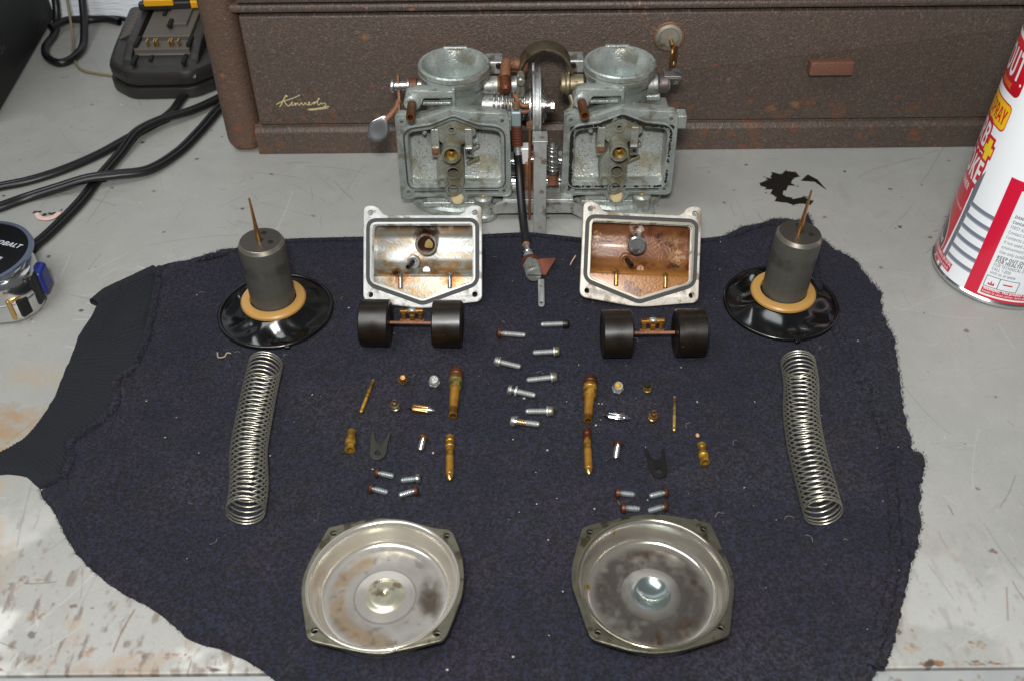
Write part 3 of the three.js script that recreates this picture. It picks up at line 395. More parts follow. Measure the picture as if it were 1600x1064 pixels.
function smoothPts(P, n = 200, closed = true) { return new THREE.CatmullRomCurve3(P.map(([x, z]) => V(x, 0, z)), closed, 'catmullrom', 0.4).getPoints(n).slice(0, closed ? -1 : undefined).map((p) => [p.x, p.z]); }
function distTo(P, x, z, closed = true) {
  let best = 1e9, bx_ = 0, bz = 0, inside = false; const n = P.length;
  for (let i = 0, j = n - 1; i < n; j = i++) {
    if (!closed && i === 0) continue;
    const ax = P[j][0], az = P[j][1], dx = P[i][0] - ax, dz = P[i][1] - az, t = clamp(((x - ax) * dx + (z - az) * dz) / (dx * dx + dz * dz + 1e-9)), qx = ax + dx * t, qz = az + dz * t, q = (x - qx) ** 2 + (z - qz) ** 2;
    if (q < best) { best = q; bx_ = qx; bz = qz; }
    if ((P[i][1] > z) !== (az > z) && x < (ax - P[i][0]) * (z - P[i][1]) / (az - P[i][1]) + P[i][0]) inside = !inside;
  }
  const d = Math.sqrt(best); return { d: closed ? (inside ? d : -d) : d, x: bx_, z: bz };
}
const seamLine = smoothPts(SEAM_R, 90, false), seamLineL = smoothPts(SEAM_L.slice(0, -1), 80, false);
function drape(y, z) { const o = Math.max(0, z - 161); return y - o * o * 0.035; }
function clothHeight(x, z, d) {
  const e = Math.min(Math.max(d, 0) / 3.2, 1); let y = 2.6 * Math.sqrt(1 - (1 - e) ** 2);
  y += (fbm(x / 34 + 9, z / 30 + 4, 501, 3) - 0.5) * 1.7 * e * smooth(150, 60, Math.abs(x + 10)) + (fbm(x / 20 + 9, z / 26 + 4, 503, 3) - 0.45) * 4.6 * e * (smooth(-110, -150, x) + smooth(125, 145, x) * 0.7);
  y += Math.exp(-(((x + 0.5 * z + 118) / 12) ** 2)) * smooth(50, 100, z) * 2 * e;
  return drape(y, z);
}
function sheet(P, cell, height) {
  const xs = P.map((p) => p[0]), zs = P.map((p) => p[1]), x0 = Math.min(...xs) - cell, z0 = Math.min(...zs) - cell, nx = Math.ceil((Math.max(...xs) - x0) / cell) + 2, nz = Math.ceil((Math.max(...zs) - z0) / cell) + 2, pos = [], ok = [], idx = [];
  for (let j = 0; j < nz; j++) for (let i = 0; i < nx; i++) { let x = x0 + i * cell, z = z0 + j * cell; const q = distTo(P, x, z); let d = q.d; ok.push(d > 0 ? 2 : d > -1.6 * cell ? 1 : 0); if (d <= 0) { x = q.x; z = q.z; d = 0; } pos.push(x, height(x, z, d), z); }
  for (let j = 0; j < nz - 1; j++) for (let i = 0; i < nx - 1; i++) { const a = j * nx + i, b = a + 1, c = a + nx, d = c + 1; for (const t of [[a, c, b], [b, c, d]]) if (t.some((k) => ok[k] === 2) && t.every((k) => ok[k] > 0)) idx.push(...t); }
  const g = new THREE.BufferGeometry(); g.setAttribute('position', new THREE.Float32BufferAttribute(pos, 3)); g.setIndex(idx); g.computeVertexNormals(); return g;
}
{
  const ragged = resample(smoothPts(OUT, 420), 1.1, true, (x, z) => (fbm(x / 2.2, z / 2.2, 511, 3) - 0.5) * (x > 60 || z < -40 ? 2.6 : 0.9));
  M.cloth = phy({ map: T.pile, roughness: 0.95, sheen: 0.12, sheenRoughness: 0.6, sheenColor: new THREE.Color(0.3, 0.3, 0.42), bumpMap: rep(T.pileBump, 10), bumpScale: 0.0012 });
  M.rib = phy({ color: 0x15181e, roughness: 0.95, bumpMap: T.pileBump, bumpScale: 0.0004 });
  const t = thing('dark_cloth', 'navy black fleece sleeve cloth with ribbed cuff spread on the bench', 'cloth');
  const uvP = (x, y, z) => [(x + 220) / 420, (z + 100) / 300];
  mesh('fleece', sheet(ragged, 1.5, clothHeight), M.cloth, t, uvP);
  const cuff = resample(CUFF, 1.5, true, (x, z) => (fbm(x / 3, z / 3, 513, 2) - 0.5) * 0.7);
  const ribs = (x, z) => { const sl = (z - 18) / 85, p = (z - sl * (x + 192)) / 1.6 + (fbm(x / 9, z / 9, 517, 2) - 0.5) * 0.6; return Math.sqrt(Math.abs(Math.sin(p * Math.PI))); };
  mesh('ribbed_cuff', sheet(cuff, 0.36, (x, z, d) => { const e = Math.min(d / 2.6, 1); return 3.3 * Math.sqrt(1 - (1 - e) ** 2) + (fbm(x / 16 + 3, z / 20, 519, 3) - 0.4) * 5 * e + (fbm(x / 30 + 3, (z - 0.3 * x) / 7, 523, 2) - 0.4) * 2.2 * e * smooth(-158, -172, x) + (ribs(x, z) - 0.6) * 2.2 * e; }), M.rib, t);
  // rolled strip at the upper left corner, seams as lumpy overlock ridges
  const lumpy = (P, r, amp, lift) => { const curve = new THREE.CatmullRomCurve3(P.map(([x, z, y]) => V(x, y ?? lift, z))), g = new THREE.TubeGeometry(curve, P.length * 26, r, 14, false), p = g.attributes.position; for (let i = 0; i < p.count; i++) { const n = (fbm(p.getX(i) * 1.1, p.getZ(i) * 1.1 + p.getY(i), 521, 3) - 0.5) * amp; p.setXYZ(i, p.getX(i) + n, Math.max(0.1, p.getY(i) + n * 0.7), p.getZ(i) + n); } g.computeVertexNormals(); return g; };
  mesh('rolled_edge', lumpy([[-188.2, -24.5, 1.2], [-184, -31, 1.9], [-176, -38.6, 1.9], [-167, -48, 1.4]], 3.7, 1.4, 3), M.rib, t);
  mesh('cuff_seam', lumpy(seamLineL.filter((_, i) => i % 4 === 0).map(([x, z]) => [x, z, 2.6]), 1.7, 2.0, 2.6), M.cloth, t, uvP);
  mesh('side_seam', [lumpy(seamLine.filter((_, i) => i % 4 === 0).map(([x, z]) => [x, z, drape(3.3, z)]), 1.6, 2.6, 2.4), lumpy(seamLine.filter((_, i) => i % 4 === 0 && i > 44).map(([x, z]) => [x + 3.4, z + 0.5, drape(3.1, z)]), 1.3, 1.8, 2.4)], M.cloth, t, uvP);
  mesh('back_hem', lumpy(smoothPts([[-150, -54.6], [-131, -62.6], [-112, -68.8], [-75, -70.4], [-44, -71.2], [-12, -71.8], [7, -73], [22, -70.6], [40, -67.4], [64, -66], [92, -67], [106, -70], [122, -79], [140, -82]], 70, false).filter((_, i) => i % 3 === 0).map(([x, z]) => [x, z, 3]), 1.25, 1.6, 3), M.cloth, t, uvP);
  mesh('cross_seam', lumpy([[139.7, 80.8], [145.5, 81.4], [151.5, 81.2]], 1.3, 1.8, 2.4), M.cloth, t, uvP);
  // raised fleece fibres
  const fib = new THREE.BufferGeometry(); fib.setAttribute('position', new THREE.Float32BufferAttribute([-0.09, 0, 0, 0.09, 0, 0, 0.05, 0.5, 0.12, -0.09, 0, 0, 0.05, 0.5, 0.12, -0.05, 0.5, 0.12, -0.05, 0.5, 0.12, 0.05, 0.5, 0.12, 0.02, 0.85, 0.5].map((v) => v * MM), 3)); fib.computeVertexNormals(); fib.setAttribute('uv', new THREE.Float32BufferAttribute(new Float32Array(18), 2));
  const N = 90000, pile = new THREE.InstancedMesh(fib, phy({ color: 0xffffff, roughness: 1 }), N), m4 = new THREE.Matrix4(), q = new THREE.Quaternion(), e = new THREE.Euler(), col = new THREE.Color();
  const coarse = resample(smoothPts(OUT, 300), 3); let k = 0;
  const put = (x, z, d, s) => { const y = clothHeight(x, z, d); e.set(rr(-0.7, 0.7), rr(0, TAU), rr(-0.7, 0.7)); q.setFromEuler(e); m4.compose(V(x * MM, (y - 0.15) * MM, z * MM), q, V(s, s * rr(0.7, 1.3), s)); pile.setMatrixAt(k, m4); const w = fbm(x / 15 + 3, z / 15, 135, 3), b = (Math.pow(rnd(), 3) * 0.026 + 0.0025) * (0.6 + 0.8 * fbm(x / 26, z / 22, 131, 3)); col.setRGB(b * rr(0.85, 1.1), b * 0.95, b * (1.35 + 0.6 * smooth(0.45, 0.65, w))); pile.setColorAt(k, col); k++; };
  for (let i = 0; i < ragged.length && k < 9000; i++) for (let j = 0; j < 5; j++) { const p = ragged[i], z = p[1] + rr(-0.5, 0.5), x = p[0] + rr(-0.5, 0.5); if (z < 176) put(x, z, rr(0, 0.6), 1.1); }
  while (k < N) { const x = rr(-180, 168), z = rr(-90, 172); if (z > 40 && (x < -185 + (z - 60) * 0.6)) continue; const D = distTo(coarse, x, z); if (D.d > 0.3) put(x, z, D.d, 1); }
  pile.name = 'fleece_pile'; pile.userData.kind = 'stuff'; pile.castShadow = pile.receiveShadow = true; t.add(pile);
}

// ------------------------------------------------------------------ the pair of carburetors
{
  const t = thing('carburetor_pair', 'grey cast twin carburetors joined by a rusty linkage, standing before the chest', 'carburetor', [12, 0, -112]);
  const am = (name, geos, mat, parent = t, uv = 'box') => mesh(name, (Array.isArray(geos) ? geos : [geos]).map((g) => g.translate(-12, 0, 112)), mat, parent, uv);
  const cav = [[-22, 18.6, 3], [22, 18.6, 3], [22, 49, 4], [11, 50.2], [0, 55.4, 2], [-11, 50.2], [-22, 48.6, 4]];
  const grow = (o) => [[-22 - o, 18.6 - o * 0.7, 3 + o], [22 + o, 18.6 - o * 0.7, 3 + o], [22 + o, 49 + o, 4 + o], [11, 50.2 + o * 1.1], [0, 55.4 + o * 0.9, 2], [-11, 50.2 + o * 1.1], [-22 - o, 48.6 + o, 4 + o]];
  function carb(cx, z0, k) {
    const G = (g) => g.translate(cx, 0, z0 + 92), c = [];
    const outline = [[-27.4, 58.2, 4], [-21.5, 58.4, 2], [-17, 55.4, 2], [-0.8, 60.8, 3], [8, 59.2], [26, 58.4, 3.5], [26.6, 40], [27, 12.2, 3.5], [18, 12.4], [6, 12.4, 1.5], [3.8, 8.6, 3], [-3.8, 8.6, 3], [-6, 12.4, 1.5], [-20, 12.4], [-24, 11, 3], [-28, 11, 4], [-27.4, 40]];
    const holes = [[-24.1, 54.4, 1.25], [22.8, 54.6, 1.25], [-23.9, 15.6, 1.2], [23.2, 15.8, 1.2]];
    c.push(G(ext(poly(outline, [cav, ...holes, [[-20.8, 14.3], [-5, 14.3], [-5, 16.4], [-20.8, 16.4]], [[4.2, 14.3], [20.4, 14.3], [20.4, 16.4], [4.2, 16.4]]], 1), 4.6, 0.45).translate(0, 0, -96.6)));
    c.push(G(ext(poly(grow(2.2), [cav], 1), 11, 0.2).translate(0, 0, -107)));
    // raised lip round the chamber mouth
    c.push(G(ext(poly(grow(3.0).map((p) => p), [grow(2.3)], 1), 0.5, 0.15).translate(0, 0, -92.1)));
    c.push(G(bx(-21, 21, 13, 17.6, -98, -95.2, 0.3)));                                           // floor of the slots
    const body = am('carburetor_body', c, M.cast);
    // chamber floor, curved towards the bottom
    const fl = ext(poly([[109, 17], [109, 50.4], [105.4, 50.4], ...Array.from({ length: 15 }, (_, i) => { const y = 48 - i * 2; return [105.8 - 6.4 * Math.pow((48 - y) / 29, 2), y, 0.01]; }), [98.4, 17]], [], 0.5), 45, 0.1).rotateY(Math.PI / 2).translate(-22.5, 0, 0);
    am('chamber_floor', [G(fl), G(tr(solid(1.2, 10, 0.5, 12), -14.3, 46.6, -105, Math.PI / 2)), G(tr(box(1.6, 8, 2.4, 0.7), 11.6, 39, -104.6)), G(tr(box(1.6, 8, 2.4, 0.7), -13.4, 39, -104.6))], M.floor, body);
    for (const [x, y] of [[-14.2, 46.8], [14.4, 46.4]]) am('chamber_hole', G(tr(solid(1.5, 1.2, 0.1, 16), x, y, -104.9, Math.PI / 2)), M.hole, body);
    // jet column with its bores
    const bores = [[-1.2, 28.1, 2.8], [-6.8, 22.6, 2.0], [-1.6, 18.3, 2.8]];
    const col = [G(ext(poly([[-9.2, 33, 2], [-9.4, 21.6, 3], [-6.6, 19.2, 2], [-5, 15.6, 3], [-1.6, 14.4, 3], [2.4, 15.6, 3], [4, 22, 2], [3.6, 36], [2, 40], [-5, 40]], bores, 1), 13.5, 0.5).translate(0, 0, -104.6))];
    for (const [x, y, r] of bores) col.push(G(pipe(r + 0.8, r, 1.9, 28).rotateX(Math.PI / 2).translate(x, y, -91.2)));
    col.push(G(ext(poly([[-10.8, 46], [-10.6, 49.6], [-0.6, 54.6, 2], [10, 49.6], [10.4, 46], [3, 40], [-5, 40]], [[-1.1, 49.6, 1.5]], 1), 9, 0.6).translate(0, 0, -103.4)));
    col.push(G(pipe(2.2, 1.5, 1.2, 24).rotateX(Math.PI / 2).translate(-1.1, 49.6, -93.6)), G(pipe(4.4, 3.4, 9, 36).rotateX(Math.PI / 2).translate(-1.3, 41.6, -92 - 9 + 8.6)));
    col.push(G(tr(box(8, 2.2, 4, 0.8), 8, 33.5, -103, 0, 0, 0.6)), G(tr(box(7, 2.2, 4, 0.8), 8, 27, -102.6, 0, 0, 0.5)));
    am('jet_column', col, M.column, body);
    am('bore_shade', bores.map(([x, y, r]) => G(tr(solid(r, 0.4, 0.05, 20), x, y, -99, Math.PI / 2))).concat([G(tr(solid(1.5, 0.3, 0.05, 16), -1.1, 49.6, -96, Math.PI / 2))]), M.dark, body);
    am('needle_seat', [G(pipe(3.5, 2.2, 8, 32).rotateX(Math.PI / 2).translate(-1.3, 41.6, -93.6)), G(pipe(3.0, 1.5, 6, 32).rotateX(Math.PI / 2).translate(-1.3, 41.6, -94.8)), G(tr(solid(1.6, 0.3, 0.05, 20), -1.3, 41.6, -99.6, Math.PI / 2))], M.brass, body);
    for (const [x, r] of [[-9.3, 0.02], [6.6, -0.02]]) {
      const p = am('float_post', [G(bx(x - 1.9, x + 1.9, 39.4, 49.6, -104, -93.4, 0.6)), G(bx(x - 1.9, x + 1.9, 34.8, 40.2, -104, -92.6, 0.5))], M.grimy, body);
      am('pivot_clip', G(bx(x - 1.6, x + 1.6, 36.2, 40, -93, -92.1, 0.3)), x < 0 ? M.rust : M.steel, body);
      am('pivot_bore', G(tr(solid(0.8, 0.4, 0.05, 14), x, 38.2, -91.75, Math.PI / 2)), x < 0 ? M.rust : M.hole, body);
    }
    am('drain_plug', G(lathe([[0, 0], [3.4, 0], [3.3, 1.2], [2.4, 2.4], [0, 3]], 28).rotateX(Math.PI / 2).translate(0, 11.4, -93)), M.blob, body);
    // gasket: thin grey line on one, black torn residue on the other
    if (!k) am('gasket_line', G(ext(poly(grow(2.25), [grow(1.5)], 1), 0.35, 0.1).translate(0, 0, -92.15)), M.gasket, body);
    else {
      const loop = resample(grow(1.5).map(([x, y]) => [x, y]), 0.55), gs = [];
      loop.forEach(([x, y]) => { const solidSide = x < -19 || y > 48, n = fbm(x / 1.6 + 30, y / 1.6 + 30, 551, 3); if (solidSide ? n > 0.3 : n > 0.47) { const w = solidSide ? rr(1.2, 2.1) : rr(0.6, 1.3); gs.push(G(tr(box(w, w * rr(0.7, 1.1), rr(0.3, 0.7), 0.25, 1), x + rr(-0.25, 0.25), y + rr(-0.25, 0.25), -91.95, 0, 0, rr(0, 3)))); } });
      am('gasket_residue', gs, M.residue, body).userData.kind = 'stuff';
    }
    // main bore, bell mouth, throttle plate
    const ax = (g) => G(g.translate(0, 0, -118));
    am('main_bore', [ax(lathe([[14.6, 3], [14.6, 20], [14.2, 40], [14.2, 58], [15.2, 60.6]], 56)), ax(bx(-17, 17, 6, 22, -12, 14, 2)), ax(bx(-15, 15, 22, 46, -10, 12, 3)), G(bx(-0.6, 1.0, 58, 67, -105, -99.4, 0.4))], M.cast, body);
    am('bell_mouth', ax(lathe([[14.2, 58.5], [15.2, 62], [16.7, 64.6], [17.3, 66], [17.3, 67.6], [16.4, 67.95], [17.3, 68.4], [17.2, 70.5], [16.5, 71.2], [15.5, 71], [14.4, 68.6], [12.9, 64], [12.4, 60], [12.4, 55]], 64, 0.5)), M.cast, body);
    am('bell_lip', [ax(bx(-6, 6, 69.8, 71.7, -16.9, -14.7, 0.7))], M.cast, body);
    am('throttle_plate', ax(solid(12.45, 0.8, 0.2, 48).translate(0, 57.6, 0)), M.disc, body);
    // cross arm and fuel pipe
    am('cross_arm', [G(ext(poly([[-22.2, 60.4, 2], [-22.2, 66.4, 3], [-18, 67, 2], [-1, 66.2], [1, 66.2], [1, 62.4], [-14, 62.4, 1], [-15.4, 58, 2], [-22.8, 56, 2]], [], 1), 6, 0.8).translate(0, 0, -105)), G(rod([-19.2, 60.7, -106], [-19.2, 60.9, -96.5], 3.9, 0.8, 32)), G(bx(-16, 0, 61, 63.6, -118, -103, 0.8)), G(bx(-15, -1, 56.6, 58.4, -112, -103, 0.6))], M.cast, body);
    const fp = along(pipe(2.15, 1.3, 17, 28), [-19.2, 60.9, -98], [-18.7, 62.9, -81]);
    am('fuel_pipe', [G(fp), G(along(solid(1.35, 0.4, 0.05, 20), [-18.85, 62.4, -86], [-18.7, 62.9, -81]))], std({ map: T.rust, color: 0xc4b48c, metalness: 0.5, roughness: 0.48 }), body);
    // casting web lines, corner bosses and side ribs
    am('casting_web', [G(bx(-0.35, 0.35, 57, 66.4, -103.8, -98.8, 0.2)), ax(bx(-0.35, 0.35, 59.6, 67.2, 16.6, 17.6, 0.15)), G(bx(-26.4, -24.4, 20, 50, -100, -96, 0.6)), G(bx(23.6, 25.6, 20, 50, -100, -96, 0.6)), G(tr(box(14, 1.4, 3, 0.5), 12, 57.4, -99, 0, 0, -0.12))], M.cast, body);
    for (const [x, y] of [[-24.1, 54.4], [22.8, 54.6], [-23.9, 15.6], [23.2, 15.8]]) am('screw_boss', [G(pipe(2.3, 1.25, 7, 28).rotateX(Math.PI / 2).translate(x, y, -98.8)), G(pipe(1.9, 1.25, 0.35, 28).rotateX(Math.PI / 2).translate(x, y, -92.05))], M.cast, body);
    // mounting end down on the bench
    am('mounting_ring', [ax(lathe([[22, 0.2], [26.5, 0.2], [27.4, 1.2], [27.4, 4.4], [26, 5.6], [21, 6]], 64)), ax(bx(-17.5, 15, 5.4, 8.2, 16, 24.5, 0.6)), ax(bx(-15.5, 13.4, 8, 11.4, 16, 23, 0.5)), ax(solid(4.6, 9, 1, 32).translate(12.8, 3, 24)), ax(solid(7, 3.6, 0.8, 32).translate(12.8, 0.3, 24.5))], M.cast, body);
    am('base_screw', ax(solid(2.2, 1.4, 0.4, 24).translate(12.8, 12, 24)), M.brass, body);
    return body;
  }
  carb(-26.5, -92, 0); carb(52.5, -92.5, 1);
  // ---- left side: shaft, lever with the spoon end
  am('choke_shaft', [rod([-57, 59.2, -118], [-38, 59.6, -118], 2.3, 0.4), rod([-50, 59.4, -118], [-45, 59.5, -118], 3.1, 0.5), rod([-57.6, 59.2, -118], [-55.6, 59.2, -118], 3.3, 0.5)], M.steel);
  am('shaft_bush', rod([-48.6, 59.4, -118], [-44.6, 59.5, -118], 3.6, 0.4), std({ map: T.rust, color: 0xe0c4b4, metalness: 0.4, roughness: 0.6 }));
  const lever = am('choke_lever', [ext(poly([[117.5, 65, 2], [119.6, 65, 2], [121.4, 58, 2], [119, 52, 1], [112, 48.4, 1], [109.6, 47.4], [110, 50.6], [114, 53.4, 1], [115.8, 57, 2]], [], 1.4), 1.3, 0.3).rotateY(Math.PI / 2).translate(-54.4, 0, 0)].concat([hose([[-53.8, 53, -115], [-55.4, 50.4, -112], [-58.4, 48, -109], [-60.6, 46.8, -107]], 1.5, 24)]), M.rust);
  { const s = new THREE.SphereGeometry(1, 36, 24), p = s.attributes.position; for (let i = 0; i < p.count; i++) { let x = p.getX(i), y = p.getY(i), z = p.getZ(i); const w = 1 - 0.42 * smooth(-0.2, 1, y); const dish = z > 0 ? -0.5 * (1 - x * x - y * y) * (1 - y * 0.4) : 0; p.setXYZ(i, x * 5.2 * w, y * 7, (z * 0.9 + dish * 1.2) * 1.7); } s.computeVertexNormals(); am('lever_spoon', tr(s, -63.4, 43.6, -105.2, -0.4, -0.2, -0.55), M.chrome, lever); }
  // ---- between the bodies
  am('throttle_shaft', rod([-14, 59.3, -118], [4, 59.3, -118], 4.2, 0.6), M.zinc); am('shaft_collar', rod([-6.4, 59.3, -118], [0.4, 59.3, -118], 4.6, 0.8), std({ map: T.brass, color: 0x8a7a5c, metalness: 0.5, roughness: 0.55 }));
  am('link_block', bx(-12, -3.4, 61.6, 68.2, -134, -124, 0.8), M.zinc); am('link_block', bx(27.6, 36, 62, 68.6, -134, -124, 0.8), M.zinc);
  for (const x of [-5.4, 30.6]) am('link_screw', rod([x, 66.5, -124], [x, 66.5, -122.6], 1.4), M.blackSteel);
  am('rusty_link', [hose([[-2.5, 62.4, -112], [-2.2, 65.2, -116], [-1.6, 68, -123], [1, 67, -124], [6, 66, -125]], 2.6, 40), bx(-5, 9, 62, 68, -130, -124, 1.6), hose([[2, 57, -112], [5, 54.5, -108], [8, 54, -107], [13, 54, -110]], 1.2, 30), hose([[1.6, 54, -112], [4, 51.6, -107], [9, 51, -107], [13, 51, -110]], 1.2, 30)], M.rust);
  am('rusty_cap', rod([-2.3, 64.6, -116], [-2, 61.6, -107.4], 2.9, 1.2), std({ map: T.rust, color: 0xc8b0a6, metalness: 0.5, roughness: 0.45, bumpMap: T.fine, bumpScale: 0.0002 }));
  am('cam_piece', [bx(3.2, 7.2, 56, 68, -114, -110.4, 1.2), rod([5.2, 66, -116], [5.2, 66, -107], 2, 0.6)], std({ map: T.steel, color: 0xdcdccc, metalness: 0.75, roughness: 0.35 }));
  { // strap that arches over the middle
    const pts = [], R = 12.6; for (let i = 0; i <= 28; i++) { const a = Math.PI * (1.06 - i / 28 * 1.12); pts.push([17 + Math.cos(a) * R * (1 + 0.05 * Math.sin(a)), 65 + Math.sin(a) * R * 1.02]); } for (let i = 28; i >= 0; i--) { const a = Math.PI * (1.06 - i / 28 * 1.12); pts.push([17 + Math.cos(a) * (R - 1.1), 65 + Math.sin(a) * (R - 1.1)]); }
    am('strap', ext(poly(pts), 10, 0.2).translate(0, 0, -127), std({ map: T.steel, color: 0x8a7c66, metalness: 0.7, roughness: 0.5, bumpMap: T.fine, bumpScale: 0.00008 }));
    am('strap_end', [bx(27.6, 30.4, 56, 66, -125, -117, 0.8), rod([24, 59.5, -118], [36, 59.5, -118], 4.6, 0.8), rod([26.5, 59.5, -118], [29, 59.5, -118], 5.6, 0.6), hose([[29, 57, -112], [30.2, 53, -110], [29, 50, -109], [31, 47, -107]], 1.5, 20)], std({ map: T.steel, color: 0xb4a688, metalness: 0.65, roughness: 0.45 }));
  }
  // pulley: two thin discs on edge with a groove, then washers and nut
  const disc = (x0, w, r) => rod([x0, 50, -114], [x0 + w, 50, -114], r, 0.25, 64);
  am('throttle_pulley', [disc(10.6, 1.1, 18.4), disc(13.6, 1.1, 18.2), disc(11.4, 2.6, 16.2), ext(poly([[108, 64], [117, 70], [119, 70.6], [119.4, 64]], [], 0.8), 1.1, 0.2).rotateY(Math.PI / 2).translate(10.6, 0, 0)], M.zinc);
  am('pulley_washer', [disc(14.8, 0.8, 10), disc(15.8, 0.8, 8.4), disc(16.8, 0.7, 6.6), disc(17.5, 2, 3), disc(9, 1.2, 10)], M.steel);
  am('return_spring', coil(new THREE.LineCurve3(V(-8, 50, -116), V(9, 50, -116)), 7.4, 9, 1.1, 0), M.steel); am('spring_core', rod([-14, 50, -116], [10, 50, -116], 5.4, 0.4), M.zinc);
  am('cross_shaft', rod([-2, 12.6, -106], [28, 12.6, -106], 2.8, 0.3, 32), M.chrome);
  am('upper_shaft', rod([-2, 20.5, -112], [28, 20.5, -112], 2.2, 0.3, 24), M.steel);
  // stay bar, rusty lever, set screw with spring
  am('stay_bar', [tr(box(6.3, 47, 1.4, 0.3), 14, 22.6, -83, -0.22), tr(box(7.4, 2.4, 8, 0.5), 14, 45.6, -91.4, 0.15)], std({ map: T.steel, color: 0xd4d4d2, metalness: 0.6, roughness: 0.5 })); am('bar_hole', tr(solid(0.6, 0.3, 0.05, 12), 14.2, 3.6, -78.2, Math.PI / 2 - 0.22), M.rust);
  am('rusty_lever', [tr(box(1.2, 47, 4, 0.5), 9.2, 26.4, -90.5, -0.14)], std({ map: T.rust, color: 0xe6d2c0, metalness: 0.45, roughness: 0.55 }));
  am('set_screw', [rod([20, 40, -97], [20.2, 37.4, -96], 1.7, 0.5), rod([20.2, 38, -96.4], [20.4, 29, -95], 2.9, 0.6), rod([20.5, 30.6, -95.4], [20.6, 24, -94.4], 2.4, 0.4)], M.steel);
  am('screw_spring', coil(new THREE.LineCurve3(V(20.1, 38.4, -96.4), V(20.6, 25.4, -94.4)), 2.9, 6, 0.8, 0), M.steel);
  am('rusty_tab', [tr(box(4, 9, 2, 1), 20.4, 20.6, -96), tr(box(3, 14, 2, 0.8), 8.6, 22, -97)], M.rust);
  am('white_block', bx(5, 9.2, 27, 36, -104, -98, 0.6), std({ color: 0xe6e6e4, metalness: 0.3, roughness: 0.35 }));
  // bottom bracket joining the two mounting ends
  am('bracket', [ext(poly([[-12, 4], [-4, 4.6], [30, 4.6], [36, 1], [44, 0.4], [44, 5], [37, 7], [31, 11.4], [-4, 11.6], [-10, 9]], [], 1.5), 3, 0.5).translate(0, 0, -91.5), bx(-4, 31, 10.2, 11.8, -108, -90, 0.5)], M.zinc);
  am('rusty_nut', [rod([10, 46, -104], [10, 46, -101.5], 2.6, 0.4, 6)], M.rust); am('link_rod', [rod([-6, 55, -120], [12, 53, -112], 1.1, 0.2, 14)], M.rust); am('link_pin', rod([8.4, 30, -98], [12.6, 30, -98], 1.5, 0.3, 20), M.steel);
  am('pulley_bolt', rod([19.4, 50, -114], [21.8, 50, -114], 2.6, 0.4, 6), M.steel); am('spring_hook', hose([[9, 44, -109], [11, 40, -104], [10, 36, -101], [8, 33, -100]], 0.6, 24, 8), M.blackSteel); am('cable_nipple', rod([2.9, 55, -102], [2.9, 58.4, -103], 1.7, 0.4, 20), M.rust);
  am('stop_plate', [bx(6.4, 11.6, 12, 34, -99.5, -98.3, 0.4), bx(20.2, 24, 14, 24, -100, -98.6, 0.5)], std({ map: T.rust, color: 0xd6cabc, metalness: 0.5, roughness: 0.5 }));
  am('cable_holder', bx(0.4, 5.2, 46.6, 54.6, -104.6, -99.8, 0.9, 3), M.disc);
  // ---- right side fittings
  am('end_shaft', [rod([64, 59.2, -118], [77, 59.3, -118], 3.4, 0.4), rod([60, 59.2, -118], [71.4, 59.2, -118], 4.6, 0.6)], M.zinc); am('end_bush', rod([71.4, 59.3, -118], [76.4, 59.3, -118], 4.4, 0.5), std({ map: T.steel, color: 0x9a8e90, metalness: 0.7, roughness: 0.45 }));
  am('end_plate', [bx(74, 82.4, 62.4, 64.2, -124, -116, 0.4), bx(74.4, 82, 57, 62.6, -122.4, -121.2, 0.3)], M.steel);
  am('side_boss', [bx(64, 77, 44.6, 50, -122, -111, 0.8), rod([66, 52.4, -118], [73, 52.6, -118], 2.2, 0.4), bx(79, 83.6, 46.6, 53.6, -104, -97, 0.7), bx(-3, 0.4, 46, 53, -104, -97, 0.6)], M.cast);
}

